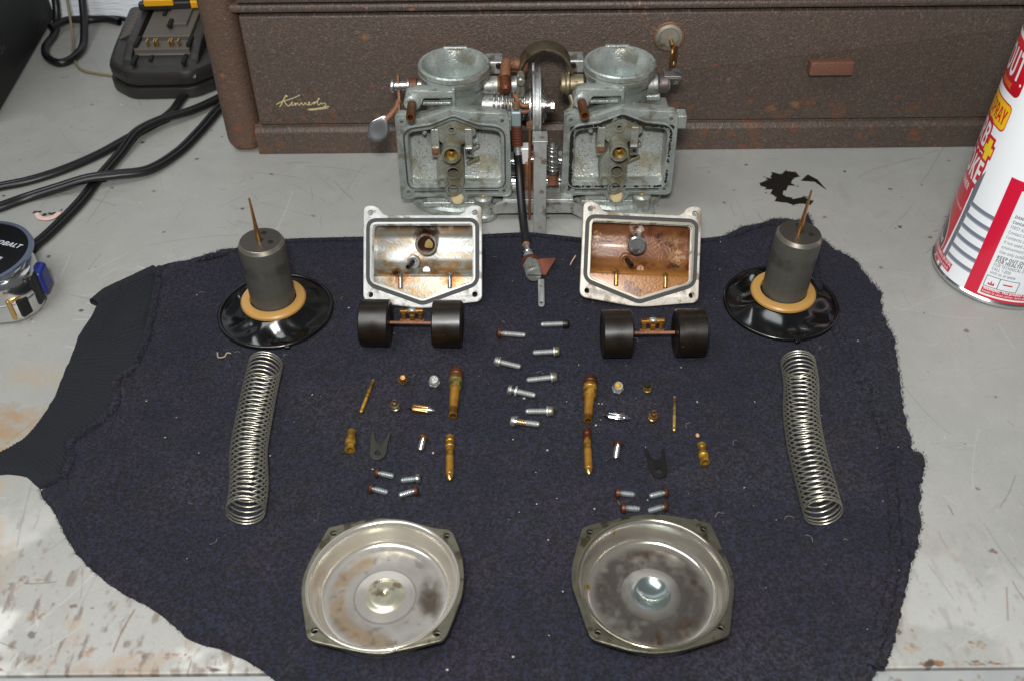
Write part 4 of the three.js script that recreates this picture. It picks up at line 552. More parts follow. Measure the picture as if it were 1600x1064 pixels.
// ------------------------------------------------------------------ idle adjuster cable with its knurled knob
{
  const t = thing('adjuster_cable', 'black sheathed cable with a knurled metal knob lying on the cloth', 'cable', [6, 3, -60]);
  const am = (name, geos, mat, parent = t) => mesh(name, (Array.isArray(geos) ? geos : [geos]).map((g) => g.translate(-6, -3, 60)), mat, parent);
  const boot = []; for (let i = 0; i < 8; i++) boot.push([2.0, i * 1.25], [2.7, i * 1.25 + 0.35], [2.7, i * 1.25 + 0.9], [2.0, i * 1.25 + 1.25]);
  am('ribbed_boot', along(lathe([[0, 0], ...boot, [1.8, 10.2], [0, 10.2]], 32), [2.9, 46.6, -101.6], [3.4, 36.5, -99]), std({ map: T.rust, color: 0xb08c88, roughness: 0.6 }));
  am('ferrule', rod([3.4, 37, -99.4], [3.6, 32.6, -98], 1.9, 0.3), M.zinc);
  am('sheath', hose([[3.5, 34, -98.6], [4, 26, -96.4], [4.6, 18, -91], [5.4, 11.2, -83], [6.2, 7.2, -74], [7, 5.6, -66], [7.2, 5.4, -62.2]], 2.05, 80, 16), M.rubber);
  am('end_collar', rod([7.1, 5.3, -62.6], [7.3, 5.3, -61], 1.95, 0.4), M.rust);
  am('inner_tube', rod([7.3, 5.2, -61], [8.1, 5, -54], 1.45, 0.2), M.steel);
  am('flange_washer', rod([8, 5.2, -54.6], [8.2, 5.3, -53.4], 3.1, 0.4, 36), M.chrome);
  am('barrel', rod([8.2, 5.4, -53.6], [9.4, 6, -45], 2.5, 0.4, 32), M.zinc);
  const kn = lathe([[0, 0], [3.3, 0], [3.7, 0.5], [3.7, 8.4], [3.2, 9.2], [0, 9.2]], 96, 0.4), p = kn.attributes.position;
  for (let i = 0; i < p.count; i++) { const r = Math.hypot(p.getX(i), p.getZ(i)), y = p.getY(i); if (r > 3.5 && y > 0.4 && y < 8.6) { const a = Math.atan2(p.getZ(i), p.getX(i)), k = 1 + 0.022 * Math.sign(Math.sin(a * 32)); p.setX(i, p.getX(i) * k); p.setZ(i, p.getZ(i) * k); } }
  kn.computeVertexNormals();
  am('knurled_knob', along(kn, [9.2, 6.2, -45.4], [10.5, 7, -36.4]), std({ map: T.steel, color: 0xc8c8c4, metalness: 0.6, roughness: 0.42 }));
  am('knob_slot', along(box(6.6, 0.5, 0.45, 0.1).translate(0, 9.1, 0), [9.2, 6.2, -45.4], [10.5, 7, -36.4]), M.dark);
  am('rusty_bracket', [along(lathe([[3.6, 0], [4.4, 0], [4.4, 1.2], [3.6, 1.2], [3.6, 0]], 40), [8.9, 6, -47.6], [9.6, 6.4, -42]), tr(ext(poly([[0, 4.6], [10.8, 5.2, 1], [5.4, -3.6, 1], [1, -2]], [], 0.6), 1.1, 0.3), 10.4, 4.4, -44.2, -0.95)], std({ map: T.rust, color: 0xc09078, metalness: 0.3, roughness: 0.65 }));
  am('steel_tab', tr(ext(poly([[-1.4, -13, 1.4], [1.4, -13, 1.4], [1.7, 5], [-1.2, 5]], [[0, -10.6, 0.6]], 1), 0.9, 0.2), 13.3, 4.0, -31, -Math.PI / 2 + 0.06), M.zinc);
}

// ------------------------------------------------------------------ float bowls
{
  const open = [[-22.8, 12.6, 2.5], [22.8, 12.6, 2.5], [22.8, -13.4, 2], [0, -21.6, 1.5], [-22.8, -13.4, 2]];
  const off = (o) => [[-22.8 - o, 12.6 + o, 2.5 + o], [22.8 + o, 12.6 + o, 2.5 + o], [22.8 + o, -13.4 - o * 0.7, 2 + o], [0, -21.6 - o * 1.05, 2], [-22.8 - o, -13.4 - o * 0.7, 2 + o]];
  const stain = (seed0, draw) => canvas(512, 512, (c) => { seed = seed0; draw(c); });
  const px = (x) => (x + 25) / 50 * 512, py = (y) => (18 - y) / 42 * 512;
  const dab = (c, x, y, r, col, n = 14, a = 0.25) => { for (let i = 0; i < n; i++) { c.fillStyle = `rgba(${col},${rr(a * 0.4, a)})`; c.beginPath(); const q = rr(0, r), w = rr(0, TAU); c.ellipse(px(x + Math.cos(w) * q), py(y + Math.sin(w) * q), rr(0.1, 0.5) * r * 10, rr(0.08, 0.4) * r * 10, rr(0, 3), 0, TAU); c.fill(); } };
  const fill = (c, f) => { const im = c.createImageData(512, 512); for (let j = 0; j < 512; j++) for (let i = 0; i < 512; i++) { const q = f(i / 512 * 50 - 25, 18 - j / 512 * 42), o = (j * 512 + i) * 4; for (let k = 0; k < 3; k++) im.data[o + k] = clamp(q[k], 0, 255); im.data[o + 3] = 255; } c.putImageData(im, 0, 0); };
  const clean = stain(77, (c) => {
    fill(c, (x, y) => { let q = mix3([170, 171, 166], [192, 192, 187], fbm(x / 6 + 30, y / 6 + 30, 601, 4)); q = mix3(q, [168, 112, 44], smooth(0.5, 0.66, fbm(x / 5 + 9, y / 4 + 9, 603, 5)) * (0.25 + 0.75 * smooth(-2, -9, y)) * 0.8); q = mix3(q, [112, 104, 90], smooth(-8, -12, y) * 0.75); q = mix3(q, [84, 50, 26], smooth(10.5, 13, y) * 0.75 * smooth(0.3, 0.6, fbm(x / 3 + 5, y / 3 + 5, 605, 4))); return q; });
    dab(c, 1, 9, 5.5, '74,40,24', 40, 0.35); dab(c, -5, -2, 4, '120,62,26', 40, 0.3); dab(c, -10, -12, 5, '130,72,24', 50, 0.35); dab(c, -13, -9, 3.5, '70,36,16', 24, 0.4); dab(c, 12, -12, 4, '120,66,22', 40, 0.35); dab(c, 2, -6, 5, '166,104,30', 30, 0.25); dab(c, -18, -5, 3.5, '170,110,40', 20, 0.25); dab(c, 14, -4, 6, '186,120,40', 14, 0.18);
    for (let i = 0; i < 60; i++) dab(c, rr(-22, 22), rr(-18, 12), 0.4, '60,40,20', 2, 0.8);
  });
  const varnish = stain(79, (c) => {
    fill(c, (x, y) => { let q = mix3([104, 64, 40], [130, 84, 48], fbm(x / 7 + 30, y / 6 + 30, 611, 4)); q = mix3(q, [150, 98, 38], smooth(0, -12, y) * 0.8); q = mix3(q, [78, 36, 20], smooth(0.55, 0.7, fbm(x / 5 + 3, y / 5 + 3, 613, 5)) * 0.6); q = mix3(q, [128, 84, 72], smooth(0.55, 0.7, fbm(x / 9 + 13, y / 7 + 3, 617, 4)) * smooth(-2, 6, y) * 0.7); return q; });
    dab(c, 17, 6, 4, '190,160,116', 30, 0.22); dab(c, 18.6, -1, 3.4, '206,182,146', 34, 0.26); dab(c, 16.5, -5, 2.6, '40,34,30', 14, 0.6); dab(c, -19, 7, 2.6, '200,184,140', 18, 0.4); dab(c, -19, 1, 1.6, '196,170,120', 8, 0.4); dab(c, 9, 8, 2.4, '50,22,14', 12, 0.5); dab(c, 0, 10, 4, '236,232,226', 16, 0.5);
    for (let i = 0; i < 160; i++) dab(c, rr(-22, 22), rr(-8, 12), 0.35, rnd() < 0.5 ? '220,190,150' : '60,28,16', 2, 0.7);
    c.strokeStyle = 'rgba(220,196,160,.6)'; for (let i = 0; i < 14; i++) { c.lineWidth = 1.5; c.beginPath(); const x = rr(4, 20), y = rr(-2, 10); c.moveTo(px(x), py(y)); c.quadraticCurveTo(px(x + rr(-2, 2)), py(y - 2), px(x + rr(-3, 3)), py(y - 4)); c.stroke(); }
  });
  seed = 4242;
  const uvB = (x, y) => [(x + 25) / 50, (y + 24) / 42];
  const rimMat = [std({ map: T.cast, color: 0xffffff, metalness: 0.25, roughness: 0.5, bumpMap: T.fine, bumpScale: 0.00008 }), std({ map: T.steel, color: 0xf2efea, metalness: 0.25, roughness: 0.55, bumpMap: T.fine, bumpScale: 0.00008 })];
  function bowl(p, phi, label, k) {
    const t = thing('float_bowl', label, 'float bowl', p, null); t.rotation.set(-0.785, 0, phi);
    const rim = [[-26.5, 20.8, 3.4], [-20.4, 20.8, 3.6], [-17.2, 16.4, 2], [17.2, 16.4, 2], [20.4, 20.8, 3.6], [26.5, 20.8, 3.4], [26.5, -22.4, 4], [20, -23, 3], [0, -25.6, 6], [-20, -23, 3], [-26.5, -22, 4]];
    mesh('rim_flange', ext(poly(rim, [open, [-23.3, 17.4, 1.75], [23.3, 17.4, 1.75], [-23.2, -19.2, 1.75], [23.2, -19.2, 1.75]], 2, ), 3, 0.5).translate(0, 0, -3), std({ map: k ? T.steel : T.steel, color: k ? 0xf0e6da : 0xececea, metalness: 0.2, roughness: 0.5, bumpMap: T.fine, bumpScale: 0.00008 }), t);
    mesh('gasket', ext(poly(off(2.45), [off(0.95)], 2), 0.6, 0.2).translate(0, 0, -0.25), M.gasket, t);
    mesh('rim_lip', ext(poly(off(0.65), [open], 2), 0.5, 0.15).translate(0, 0, -0.2), std({ color: k ? 0x9c9482 : 0xa8a8a2, metalness: 0.6, roughness: 0.45 }), t);
    const mat = k ? phy({ map: varnish, metalness: 0.1, roughness: 0.42, clearcoat: 0.4, clearcoatRoughness: 0.22, bumpMap: T.fine, bumpScale: 0.00012 }) : phy({ map: clean, metalness: 0.8, roughness: 0.43, bumpMap: T.fine, bumpScale: 0.00006 });
    mesh('bowl_wall', [ext(poly(off(1.6), [open], 2), 4.4, 0.2).translate(0, 0, -6.8), ext(poly([[-24.4, 14.2, 3], [24.4, 14.2, 3], [24.4, -13, 1], [-24.4, -13, 1]], [[[-22.8, 12.6], [22.8, 12.6], [22.8, -11.8], [-22.8, -11.8]]], 2), 9, 0.2).translate(0, 0, -15)], mat, t, uvB);
    const fl = ext(poly([[13.4, -5], [12.4, -9.6], [9, -13], [3, -14.2], [-2.6, -13.6], [-6, -11.2], [-7.8, -8], [-9.4, -6.4], [-13, -6], [-13, -9], [-8, -15.4], [13.4, -16]].map(([y, z]) => [-z, y]), [], 1.6), 46, 0.1).rotateY(Math.PI / 2).translate(-23, 0, 0);
    const vee = ext(poly([[-23.4, -10], [23.4, -10], [23.4, -13.8], [0, -22], [-23.4, -13.8]], [], 1), 2.4, 0.9).translate(0, 0, -7.6);
    mesh('drain_plug', rod([0.5, 3, -15], [0.5, 4, -25.6], 6, 0.8, 6), M.zinc, t);
    mesh('bowl_floor', [fl, vee], mat, t, uvB);
    // jet well, stand pipe, drain screw, guide pins
    const bz = k ? [-1.2, 2.2] : [1.2, 3.4], br = k ? 4.3 : 5.1;
    const well = along(lathe([[0, 0], [br, 0], [br, 9.6], [br - 0.7, 10.2], [br - 1.1, 10.2], [br - 1.3, k ? 9.9 : 7], [0, k ? 9.9 : 7]], 44), [bz[0], bz[1] + 4.6, -13.6], [bz[0], bz[1], -4]);
    mesh('jet_well', well, k ? M.steel : mat, t, k ? 'box' : uvB);
    if (!k) mesh('well_floor', along(solid(4, 0.3, 0.05, 32), [bz[0], bz[1] + 1.1, -6.2], [bz[0], bz[1] + 0.9, -5.8]), std({ map: T.rust, color: 0x6a5238, roughness: 0.35, metalness: 0.2 }), t), mesh('well_crust', along(ext(poly([[-1, -1.6], [2.6, -2], [3, 0.4], [1.2, 2.6], [-0.4, 1.2]], [], 0.8), 0.5, 0.1).rotateX(-Math.PI / 2), [bz[0], bz[1] + 0.9, -5.9], [bz[0], bz[1] + 0.7, -5.5]), std({ map: T.grimy, color: 0xe8c878, roughness: 0.6 }), t);
    const s = k ? 1 : -1, sx = -5.2;
    mesh('pipe_collar', along(lathe([[0, 0], [2.9, 0], [2.9, 3.4], [2.2, 3.8], [1.3, 3], [0, 3]], 32), [sx, -2.4, -13.4], [sx + 0.1 * s, -3.8, -9]), k ? mat : M.grimy, t, k ? uvB : 'box');
    mesh('stand_pipe', along(pipe(1.05, 0.5, 8.6, 20), [sx + 0.1 * s, -3.2, -10], [sx + 1.5 * s, -6.4, -3]), M.blackSteel, t);
    mesh('drain_screw', [rod([1, -7, -11.6], [1, -7.4, -7.8], 1.9, 0.3, 28), box(0.4, 2.6, 0.3, 0.1).translate(1, -7.4, -7.7)], k ? mat : M.zinc, t, k ? uvB : 'box');
    for (const x of [-10.2, 11.9]) mesh('guide_pin', [rod([x, -10, -6.4], [x, -10.4, -5], 1.5, 0.5), hose([[x, -10, -6.2], [x, -10.2, -4], [x, -11.8, -2.9], [x, -16, -2.6]], 0.95, 20, 14)], k ? M.brightBrass : M.steel, t);
    return t;
  }
  bowl([-39.5, 22.2, -34.8], -0.005, 'float bowl with bare silvery interior and rust stains, below the left carburetor', 0);
  bowl([57.8, 22.2, -34.6], -0.055, 'float bowl coated inside with amber brown varnish, below the right carburetor', 1);
}

// ------------------------------------------------------------------ floats
{
  const fm = (c) => phy({ map: T.streak, color: c, roughness: 0.5, roughnessMap: T.rough, clearcoat: 0.12, clearcoatRoughness: 0.4 });
  function pair(p, rot, label, wet) {
    const t = thing('float_pair', label, 'float', p, null, rot);
    for (const [x0, x1] of [[-21.4, -9], [9.2, 21.6]]) {
      const d = mesh('float_drum', along(lathe([[0, 0.5], [7.5, 0.5], [8.4, 0], [9.4, 0], [10, 0.5], [10, x1 - x0 - 0.5], [9.4, x1 - x0], [8.4, x1 - x0], [7.5, x1 - x0 - 0.5], [0, x1 - x0 - 0.5]], 72), [x0, 10, 0], [x1, 10, 0]), fm(wet && x0 > 0 ? 0x1d150d : 0x221a11), t);
      if (wet && x0 > 0) { const g = []; for (let i = 0; i < 26; i++) { const a = rr(0.1, 1.5), r = rr(0.1, 0.22); g.push(new THREE.SphereGeometry(r, 8, 6).translate(rr(x0 + 0.8, x1 - 0.5), 10 + Math.sin(a) * 10, Math.cos(a) * 10)); } mesh('fuel_drop', g, phy({ color: 0x8a6a3a, roughness: 0.1, transmission: 0.5, thickness: 0.0003 }), d).userData.kind = 'stuff'; }
    }
    mesh('float_arm', [hose([[-9.4, 9.4, -1], [-5, 9, -1.4], [0, 8.8, -1.6], [5, 9, -1.4], [9.4, 9.4, -1]], 0.75, 30), bx(-5.2, 5.2, 8.4, 9.6, -3.4, -1.4, 0.3)], M.rust, t);
    mesh('pivot_tab', [bx(-4.4, -2.6, 9.4, 13.4, -3.6, -2.4, 0.3), bx(2.8, 4.6, 9.4, 13.4, -3.6, -2.4, 0.3), bx(-0.9, 1.2, 9.4, 12.6, -3, -2, 0.3), rod([-5, 13.6, -3.6], [5, 13.6, -3.6], 1.15, 0.3), bx(-1.8, 1.8, 12.6, 14.6, -5, -2.2, 0.5)], std({ map: T.brass, color: wet ? 0xb89468 : 0x9a8468, metalness: 0.6, roughness: 0.4 }), t);
    mesh('solder', tr(new THREE.SphereGeometry(1.3, 16, 12).scale(1.3, 0.7, 1), 0.2, 14.4, -3.4), M.zinc, t);
    return t;
  }
  pair([-42.6, 2.7, 2.6], -0.03, 'pair of dry dark brown float drums on a rusty arm, below the silvery bowl', false);
  pair([59, 2.7, 10.2], 0.005, 'pair of dark float drums wet with drops, below the amber stained bowl', true);
}

// ------------------------------------------------------------------ vacuum slides
{
  function slide(p, lean, s0, label) {
    const t = thing('vacuum_slide', label, 'carburetor slide', p, null);
    const nr = 16, na = 120, pos = [], idx = [];
    for (let j = 0; j <= nr; j++) for (let i = 0; i < na; i++) {
      const u = j / nr, a = i / na * TAU, r = 12.4 + u * 12.2, w = Math.sin(Math.PI * Math.pow(u, 0.9));
      const f = Math.sin(a * 3 + s0) * 0.55 + Math.sin(a * 5 + s0 * 2.1 + u * 2) * 0.5 + Math.sin(a * 8 - u * 3 + s0) * 0.22, ridge = Math.abs(Math.sin(a * 2.5 + s0 + u * 1.3));
      const cr = fbm(Math.cos(a) * 1.5 + s0 * 7 + 9, Math.sin(a) * 1.5 + u * 0.9 + 5, 541, 2) - 0.5, y = 6.6 * (1 - u) + 1.0 * u + w * (f * 1.1 - 0.9 + (1 - ridge) * 2.4 * (0.6 + cr) + cr * 6.5);
      pos.push(Math.cos(a) * r, Math.max(0.5, y), Math.sin(a) * r);
    }
    for (let j = 0; j < nr; j++) for (let i = 0; i < na; i++) { const a = j * na + i, b = j * na + (i + 1) % na, c = a + na, d = b + na; idx.push(a, b, c, b, d, c); }
    const g = new THREE.BufferGeometry(); g.setAttribute('position', new THREE.Float32BufferAttribute(pos, 3)); g.setIndex(idx); g.computeVertexNormals();
    const bead = new THREE.TorusGeometry(24.6, 0.95, 14, 96).rotateX(Math.PI / 2).translate(0, 1.1, 0), tab = tr(box(2.4, 1.6, 2, 0.6), s0 > 2 ? 2 : 9, 1, s0 > 2 ? 25.6 : 24.2);
    mesh('diaphragm', [g, bead, tab], M.skirt, t);
    mesh('clamp_ring', lathe([[10.2, 6.2], [13.4, 6.2], [14.2, 6.8], [14.2, 7.8], [13.6, 8.6], [11.6, 8.9], [10.2, 8.7]], 72), phy({ color: 0xb08648, roughness: 0.38, clearcoat: 0.3, clearcoatRoughness: 0.3, bumpMap: T.fine, bumpScale: 0.00004 }), t);
    const pm = std({ map: T.turned, color: 0x74736e, metalness: 0.4, roughness: 0.5, bumpMap: T.fine, bumpScale: 0.00004 });
    const ps = mesh('piston', lathe([[9.7, 8], [9.7, 37.8], [9.62, 37.9]], 72), pm, t, 'keep'); ps.rotation.set(lean[1], 0, lean[0]);
    mesh('bevel', lathe([[9.62, 37.9], [8.8, 39.4], [8.6, 39.5]], 72), std({ color: 0xa8a294, metalness: 0.9, roughness: 0.32 }), ps);
    mesh('crown', lathe([[8.62, 39.5], [1.2, 39.6], [1.1, 39], [0, 39]], 56), std({ color: 0x55524c, metalness: 0.7, roughness: 0.45, bumpMap: T.fine, bumpScale: 0.00005 }), ps);
    mesh('crown_hole', [rod([4.4, 39.4, 1.4], [4.4, 39.7, 1.4], 1.2, 0.05), rod([0.4, 39.4, -5.2], [0.4, 39.7, -5.2], 1.2, 0.05)], M.hole, ps);
    const nd = mesh('needle', lathe([[0, 0], [1.12, 0], [1.12, 5], [0.85, 8], [0.42, 21], [0.2, 21.6], [0, 21.7]], 24), M.copper, ps);
    nd.position.set(-0.6 * MM, 39.4 * MM, 0.4 * MM); nd.rotation.z = lean[2];
    return t;
  }
  slide([-105, 2.7, -17.2], [0, 0, 0.01], 0.6, 'dark piston slide with rubber diaphragm, its copper needle leaning left');
  slide([120.2, 2.7, -19.6], [-0.035, 0, -0.02], 2.4, 'dark piston slide with rubber diaphragm, its needle in front of the black paint chip');
}

// ------------------------------------------------------------------ coil springs
{
  const sm = std({ color: 0xc9c5b4, metalness: 0.9, roughness: 0.32 });
  const one = (P, label) => top('coil_spring', coil(new THREE.CatmullRomCurve3(P.map(([x, z]) => V(x, 10, z))), 6.75, 34, 0.6, 0, 2), sm, label, 'spring', null);
  one([[-101.0, 23.6], [-100.8, 36], [-100.2, 51.6], [-98.9, 71.3], [-95.6, 88], [-94.6, 100]], 'long coil spring left of the small brass parts, below the slide with the left-leaning needle');
  one([[116.8, 25.6], [115.4, 38], [112, 53.3], [109.9, 71], [109.3, 86], [108.9, 102.4]], 'long coil spring near the cloth seam, below the slide by the black paint chip');
}

// ------------------------------------------------------------------ diaphragm covers
{
  const outL = [[-63.8, 109.4], [-61.4, 108.2], [-52.9, 106], [-45.7, 105], [-38.3, 105.7], [-27.7, 109.2], [-22.8, 110], [-20.7, 111.8], [-17.4, 121], [-16.4, 129.2], [-17, 137], [-20.8, 149.7], [-22.5, 152.3], [-25.3, 153.2], [-39.9, 156.7], [-47.4, 156.2], [-62.3, 152.5], [-64.9, 150.6], [-66.2, 146.2], [-68.9, 136], [-69.4, 128.8], [-67.6, 120.5]].map(([x, z]) => [x + 43, z - 131]);
  const outR = [[23.4, 110.7], [25.9, 108.8], [35.9, 106], [45.5, 104.3], [53.8, 104.7], [66.1, 107.7], [68.1, 109.5], [70.6, 120.9], [72, 128.1], [71.7, 134], [69.5, 142.8], [67.4, 150.6], [65.1, 152.3], [51.6, 156.6], [42.7, 157.4], [35.5, 156.3], [25.3, 152.8], [23.3, 150.7], [20.8, 140.8], [19, 132.9], [19.2, 126]].map(([x, z]) => [x - 45.6, z - 131]);
  const px = (x) => (x + 28) / 56 * 1024;
  const base = (dark, s) => canvas(1024, 1024, (c) => {
    seed = s; const im = c.createImageData(1024, 1024);
    for (let j = 0; j < 1024; j++) for (let i = 0; i < 1024; i++) {
      const x = i / 1024 * 56 - 28, z = j / 1024 * 56 - 28, r = Math.hypot(x, z), a = Math.atan2(z, x), n = fbm(x / 5 + 40, z / 5 + 40, 701 + s, 5), f = fbm(r * 6 + 3, a * 1.2 + 9, 703, 3);
      let q;
      if (!dark) { q = mix3(mix3([194, 188, 174], [212, 207, 196], n), mix3([208, 204, 196], [226, 222, 215], n), smooth(21, 20, r)); const fl = smooth(20.5, 19, r); q = mix3(q, [164, 156, 146], fl * smooth(0.3, 0.75, n) * 0.45); q = mix3(q, [216, 210, 200], smooth(15, 9, r) * 0.7); const t = smooth(12, 15, r) * smooth(19.6, 17.5, r) * smooth(0.36, 0.66, fbm(x / 7 + 11, z / 7 + 11, 707, 5) + 0.1 * Math.sin(a) - 0.12 * Math.cos(a)); q = mix3(q, [190, 154, 112], t * 0.55); const d = smooth(5, 1.5, Math.hypot((x - 15) / 1, (z - 1) / 2.2)) * smooth(0.25, 0.65, n); q = mix3(q, [84, 72, 56], d * 0.7); q = mix3(q, [104, 96, 84], smooth(0.6, 0.8, fbm(x / 2.4 + 7, z / 2.4, 709, 4)) * smooth(21, 18, r) * smooth(9, 12, r) * 0.3); }
      else { q = mix3([182, 177, 165], [204, 199, 188], n); q = mix3(q, [108, 100, 92], smooth(20.5, 17, r) * smooth(6, 12, r) * 0.8 * smooth(0.2, 0.66, n + 0.1)); q = mix3(q, [206, 200, 188], 0.8 * smooth(0.48, 0.8, fbm(x / 3 + 17, z / 3.6 + 7, 711, 6)) * smooth(20, 17, r) * (x < 0 ? 0.7 : 0.3)); q = mix3(q, [112, 84, 60], smooth(0.5, 0.75, fbm(x / 5 + 2, z / 5 + 1, 713, 5)) * smooth(12, 16, r) * smooth(20, 18, r) * (x > 0 ? 0.7 : 0.2)); if (r > 24) q = mix3(q, [104, 98, 84], 0.6); q = mix3(q, [150, 128, 70], smooth(24, 26, r) * (x < 0 ? 0.35 : 0)); }
      q = mix3(q, [96, 88, 78], smooth(0.5, 0, Math.abs(r - 10.3)) * 0.3); q = mix3(q, [210, 206, 196], smooth(0.7, 0.9, f) * 0.25);
      const o = (j * 1024 + i) * 4; for (let k = 0; k < 3; k++) im.data[o + k] = clamp(q[k], 0, 255); im.data[o + 3] = 255;
    }
    c.putImageData(im, 0, 0);
    if (dark) for (const [x, z, r] of [[-20.8, -3, 0.9], [-11, -20.4, 0.4], [12, -20.6, 0.4]]) { c.fillStyle = 'rgba(176,122,20,.85)'; c.beginPath(); c.ellipse(px(x), px(z), r * 12, r * 20, 0.2, 0, TAU); c.fill(); }
  });
  const uvC = (x, y, z) => [(x + 28) / 56, 1 - (z + 28) / 56];
  function cover(p, outline, holes, label, dark) {
    const t = thing('diaphragm_cover', label, 'carburetor cover', p), map = base(dark, dark ? 905 : 903);
    const mat = std({ map, metalness: dark ? 0.85 : 0.76, roughness: dark ? 0.26 : 0.3, roughnessMap: T.rough, bumpMap: rep(T.fine, 1), bumpScale: 0.00002 }); mat.bumpMap = null;
    const rimM = std({ map: T.steel, color: dark ? 0xa09a88 : 0xc4bea8, metalness: 0.9, roughness: 0.36 });
    const c = new THREE.CatmullRomCurve3(outline.map(([x, z]) => V(x, 0, -z)), true, 'catmullrom', 0.25).getPoints(160).map((q) => [q.x, q.z]);
    mesh('flange', ext(poly(c, [[0, 0, 24.9], ...holes.map(([x, z]) => [x, -z, 1.35])]), 1.5, 0.2, 48).rotateX(-Math.PI / 2).translate(0, 8.6, 0), rimM, t);
    const boss = dark ? [[6.6, 2.2], [5.8, 2.4], [5.5, 3.6], [5.0, 4.0], [4.6, 3.7], [3.4, 2.9], [1.6, 2.4], [0, 2.3]] : [[6.8, 2.2], [6.0, 2.4], [5.4, 2.9], [4.7, 3.2], [1.3, 3.4], [0.8, 3.0], [0.3, 2.7], [0, 2.7]];
    mesh('dish', lathe([[25.2, 10.3], [25.0, 10.5], [24.4, 10.45], [23.8, 10], [23.2, 8.8], [22.3, 4.4], [21.9, 2.8], [21.2, 1.7], [20.2, 1.3], [18, 1.3], [14, 1.55], [10.9, 1.72], [10.3, 1.7], [9.8, 1.78], ...boss.slice(0, 1), [6.9, 2.1]].slice(0, -1).concat([[22.0, 0.4], [23, 2.4], [23.8, 8.2], [26.1, 8.8]].reverse().slice(0, 0)), 96, 0.9), mat, t, uvC);
    mesh('boss', lathe(boss, 48, 0.9), dark ? std({ color: 0xbccac8, metalness: 0.95, roughness: 0.2 }) : std({ map: T.steel, color: 0xeeead2, metalness: 0.7, roughness: 0.32 }), t);
    mesh('outer_shell', lathe([[25, 8.7], [24.4, 8.4], [23.6, 3], [22.6, 0.8], [20.6, 0.1], [0, 0.1]], 72), M.steel, t);
    return t;
  }
  cover([-43, 2.8, 131], outL, [[-18.7, -19.7], [20.1, -18.3], [18.7, 19.1], [-19.8, 17.7]], 'steel dish cover with pale tan stains and a raised yellowish boss', false);
  cover([45.6, 2.8, 131], outR, [[-19.6, -19.4], [19.4, -20.2], [19.3, 17.7], [-19.4, 19]], 'dark stained steel dish cover with a bright blue-white concave boss', true);
}

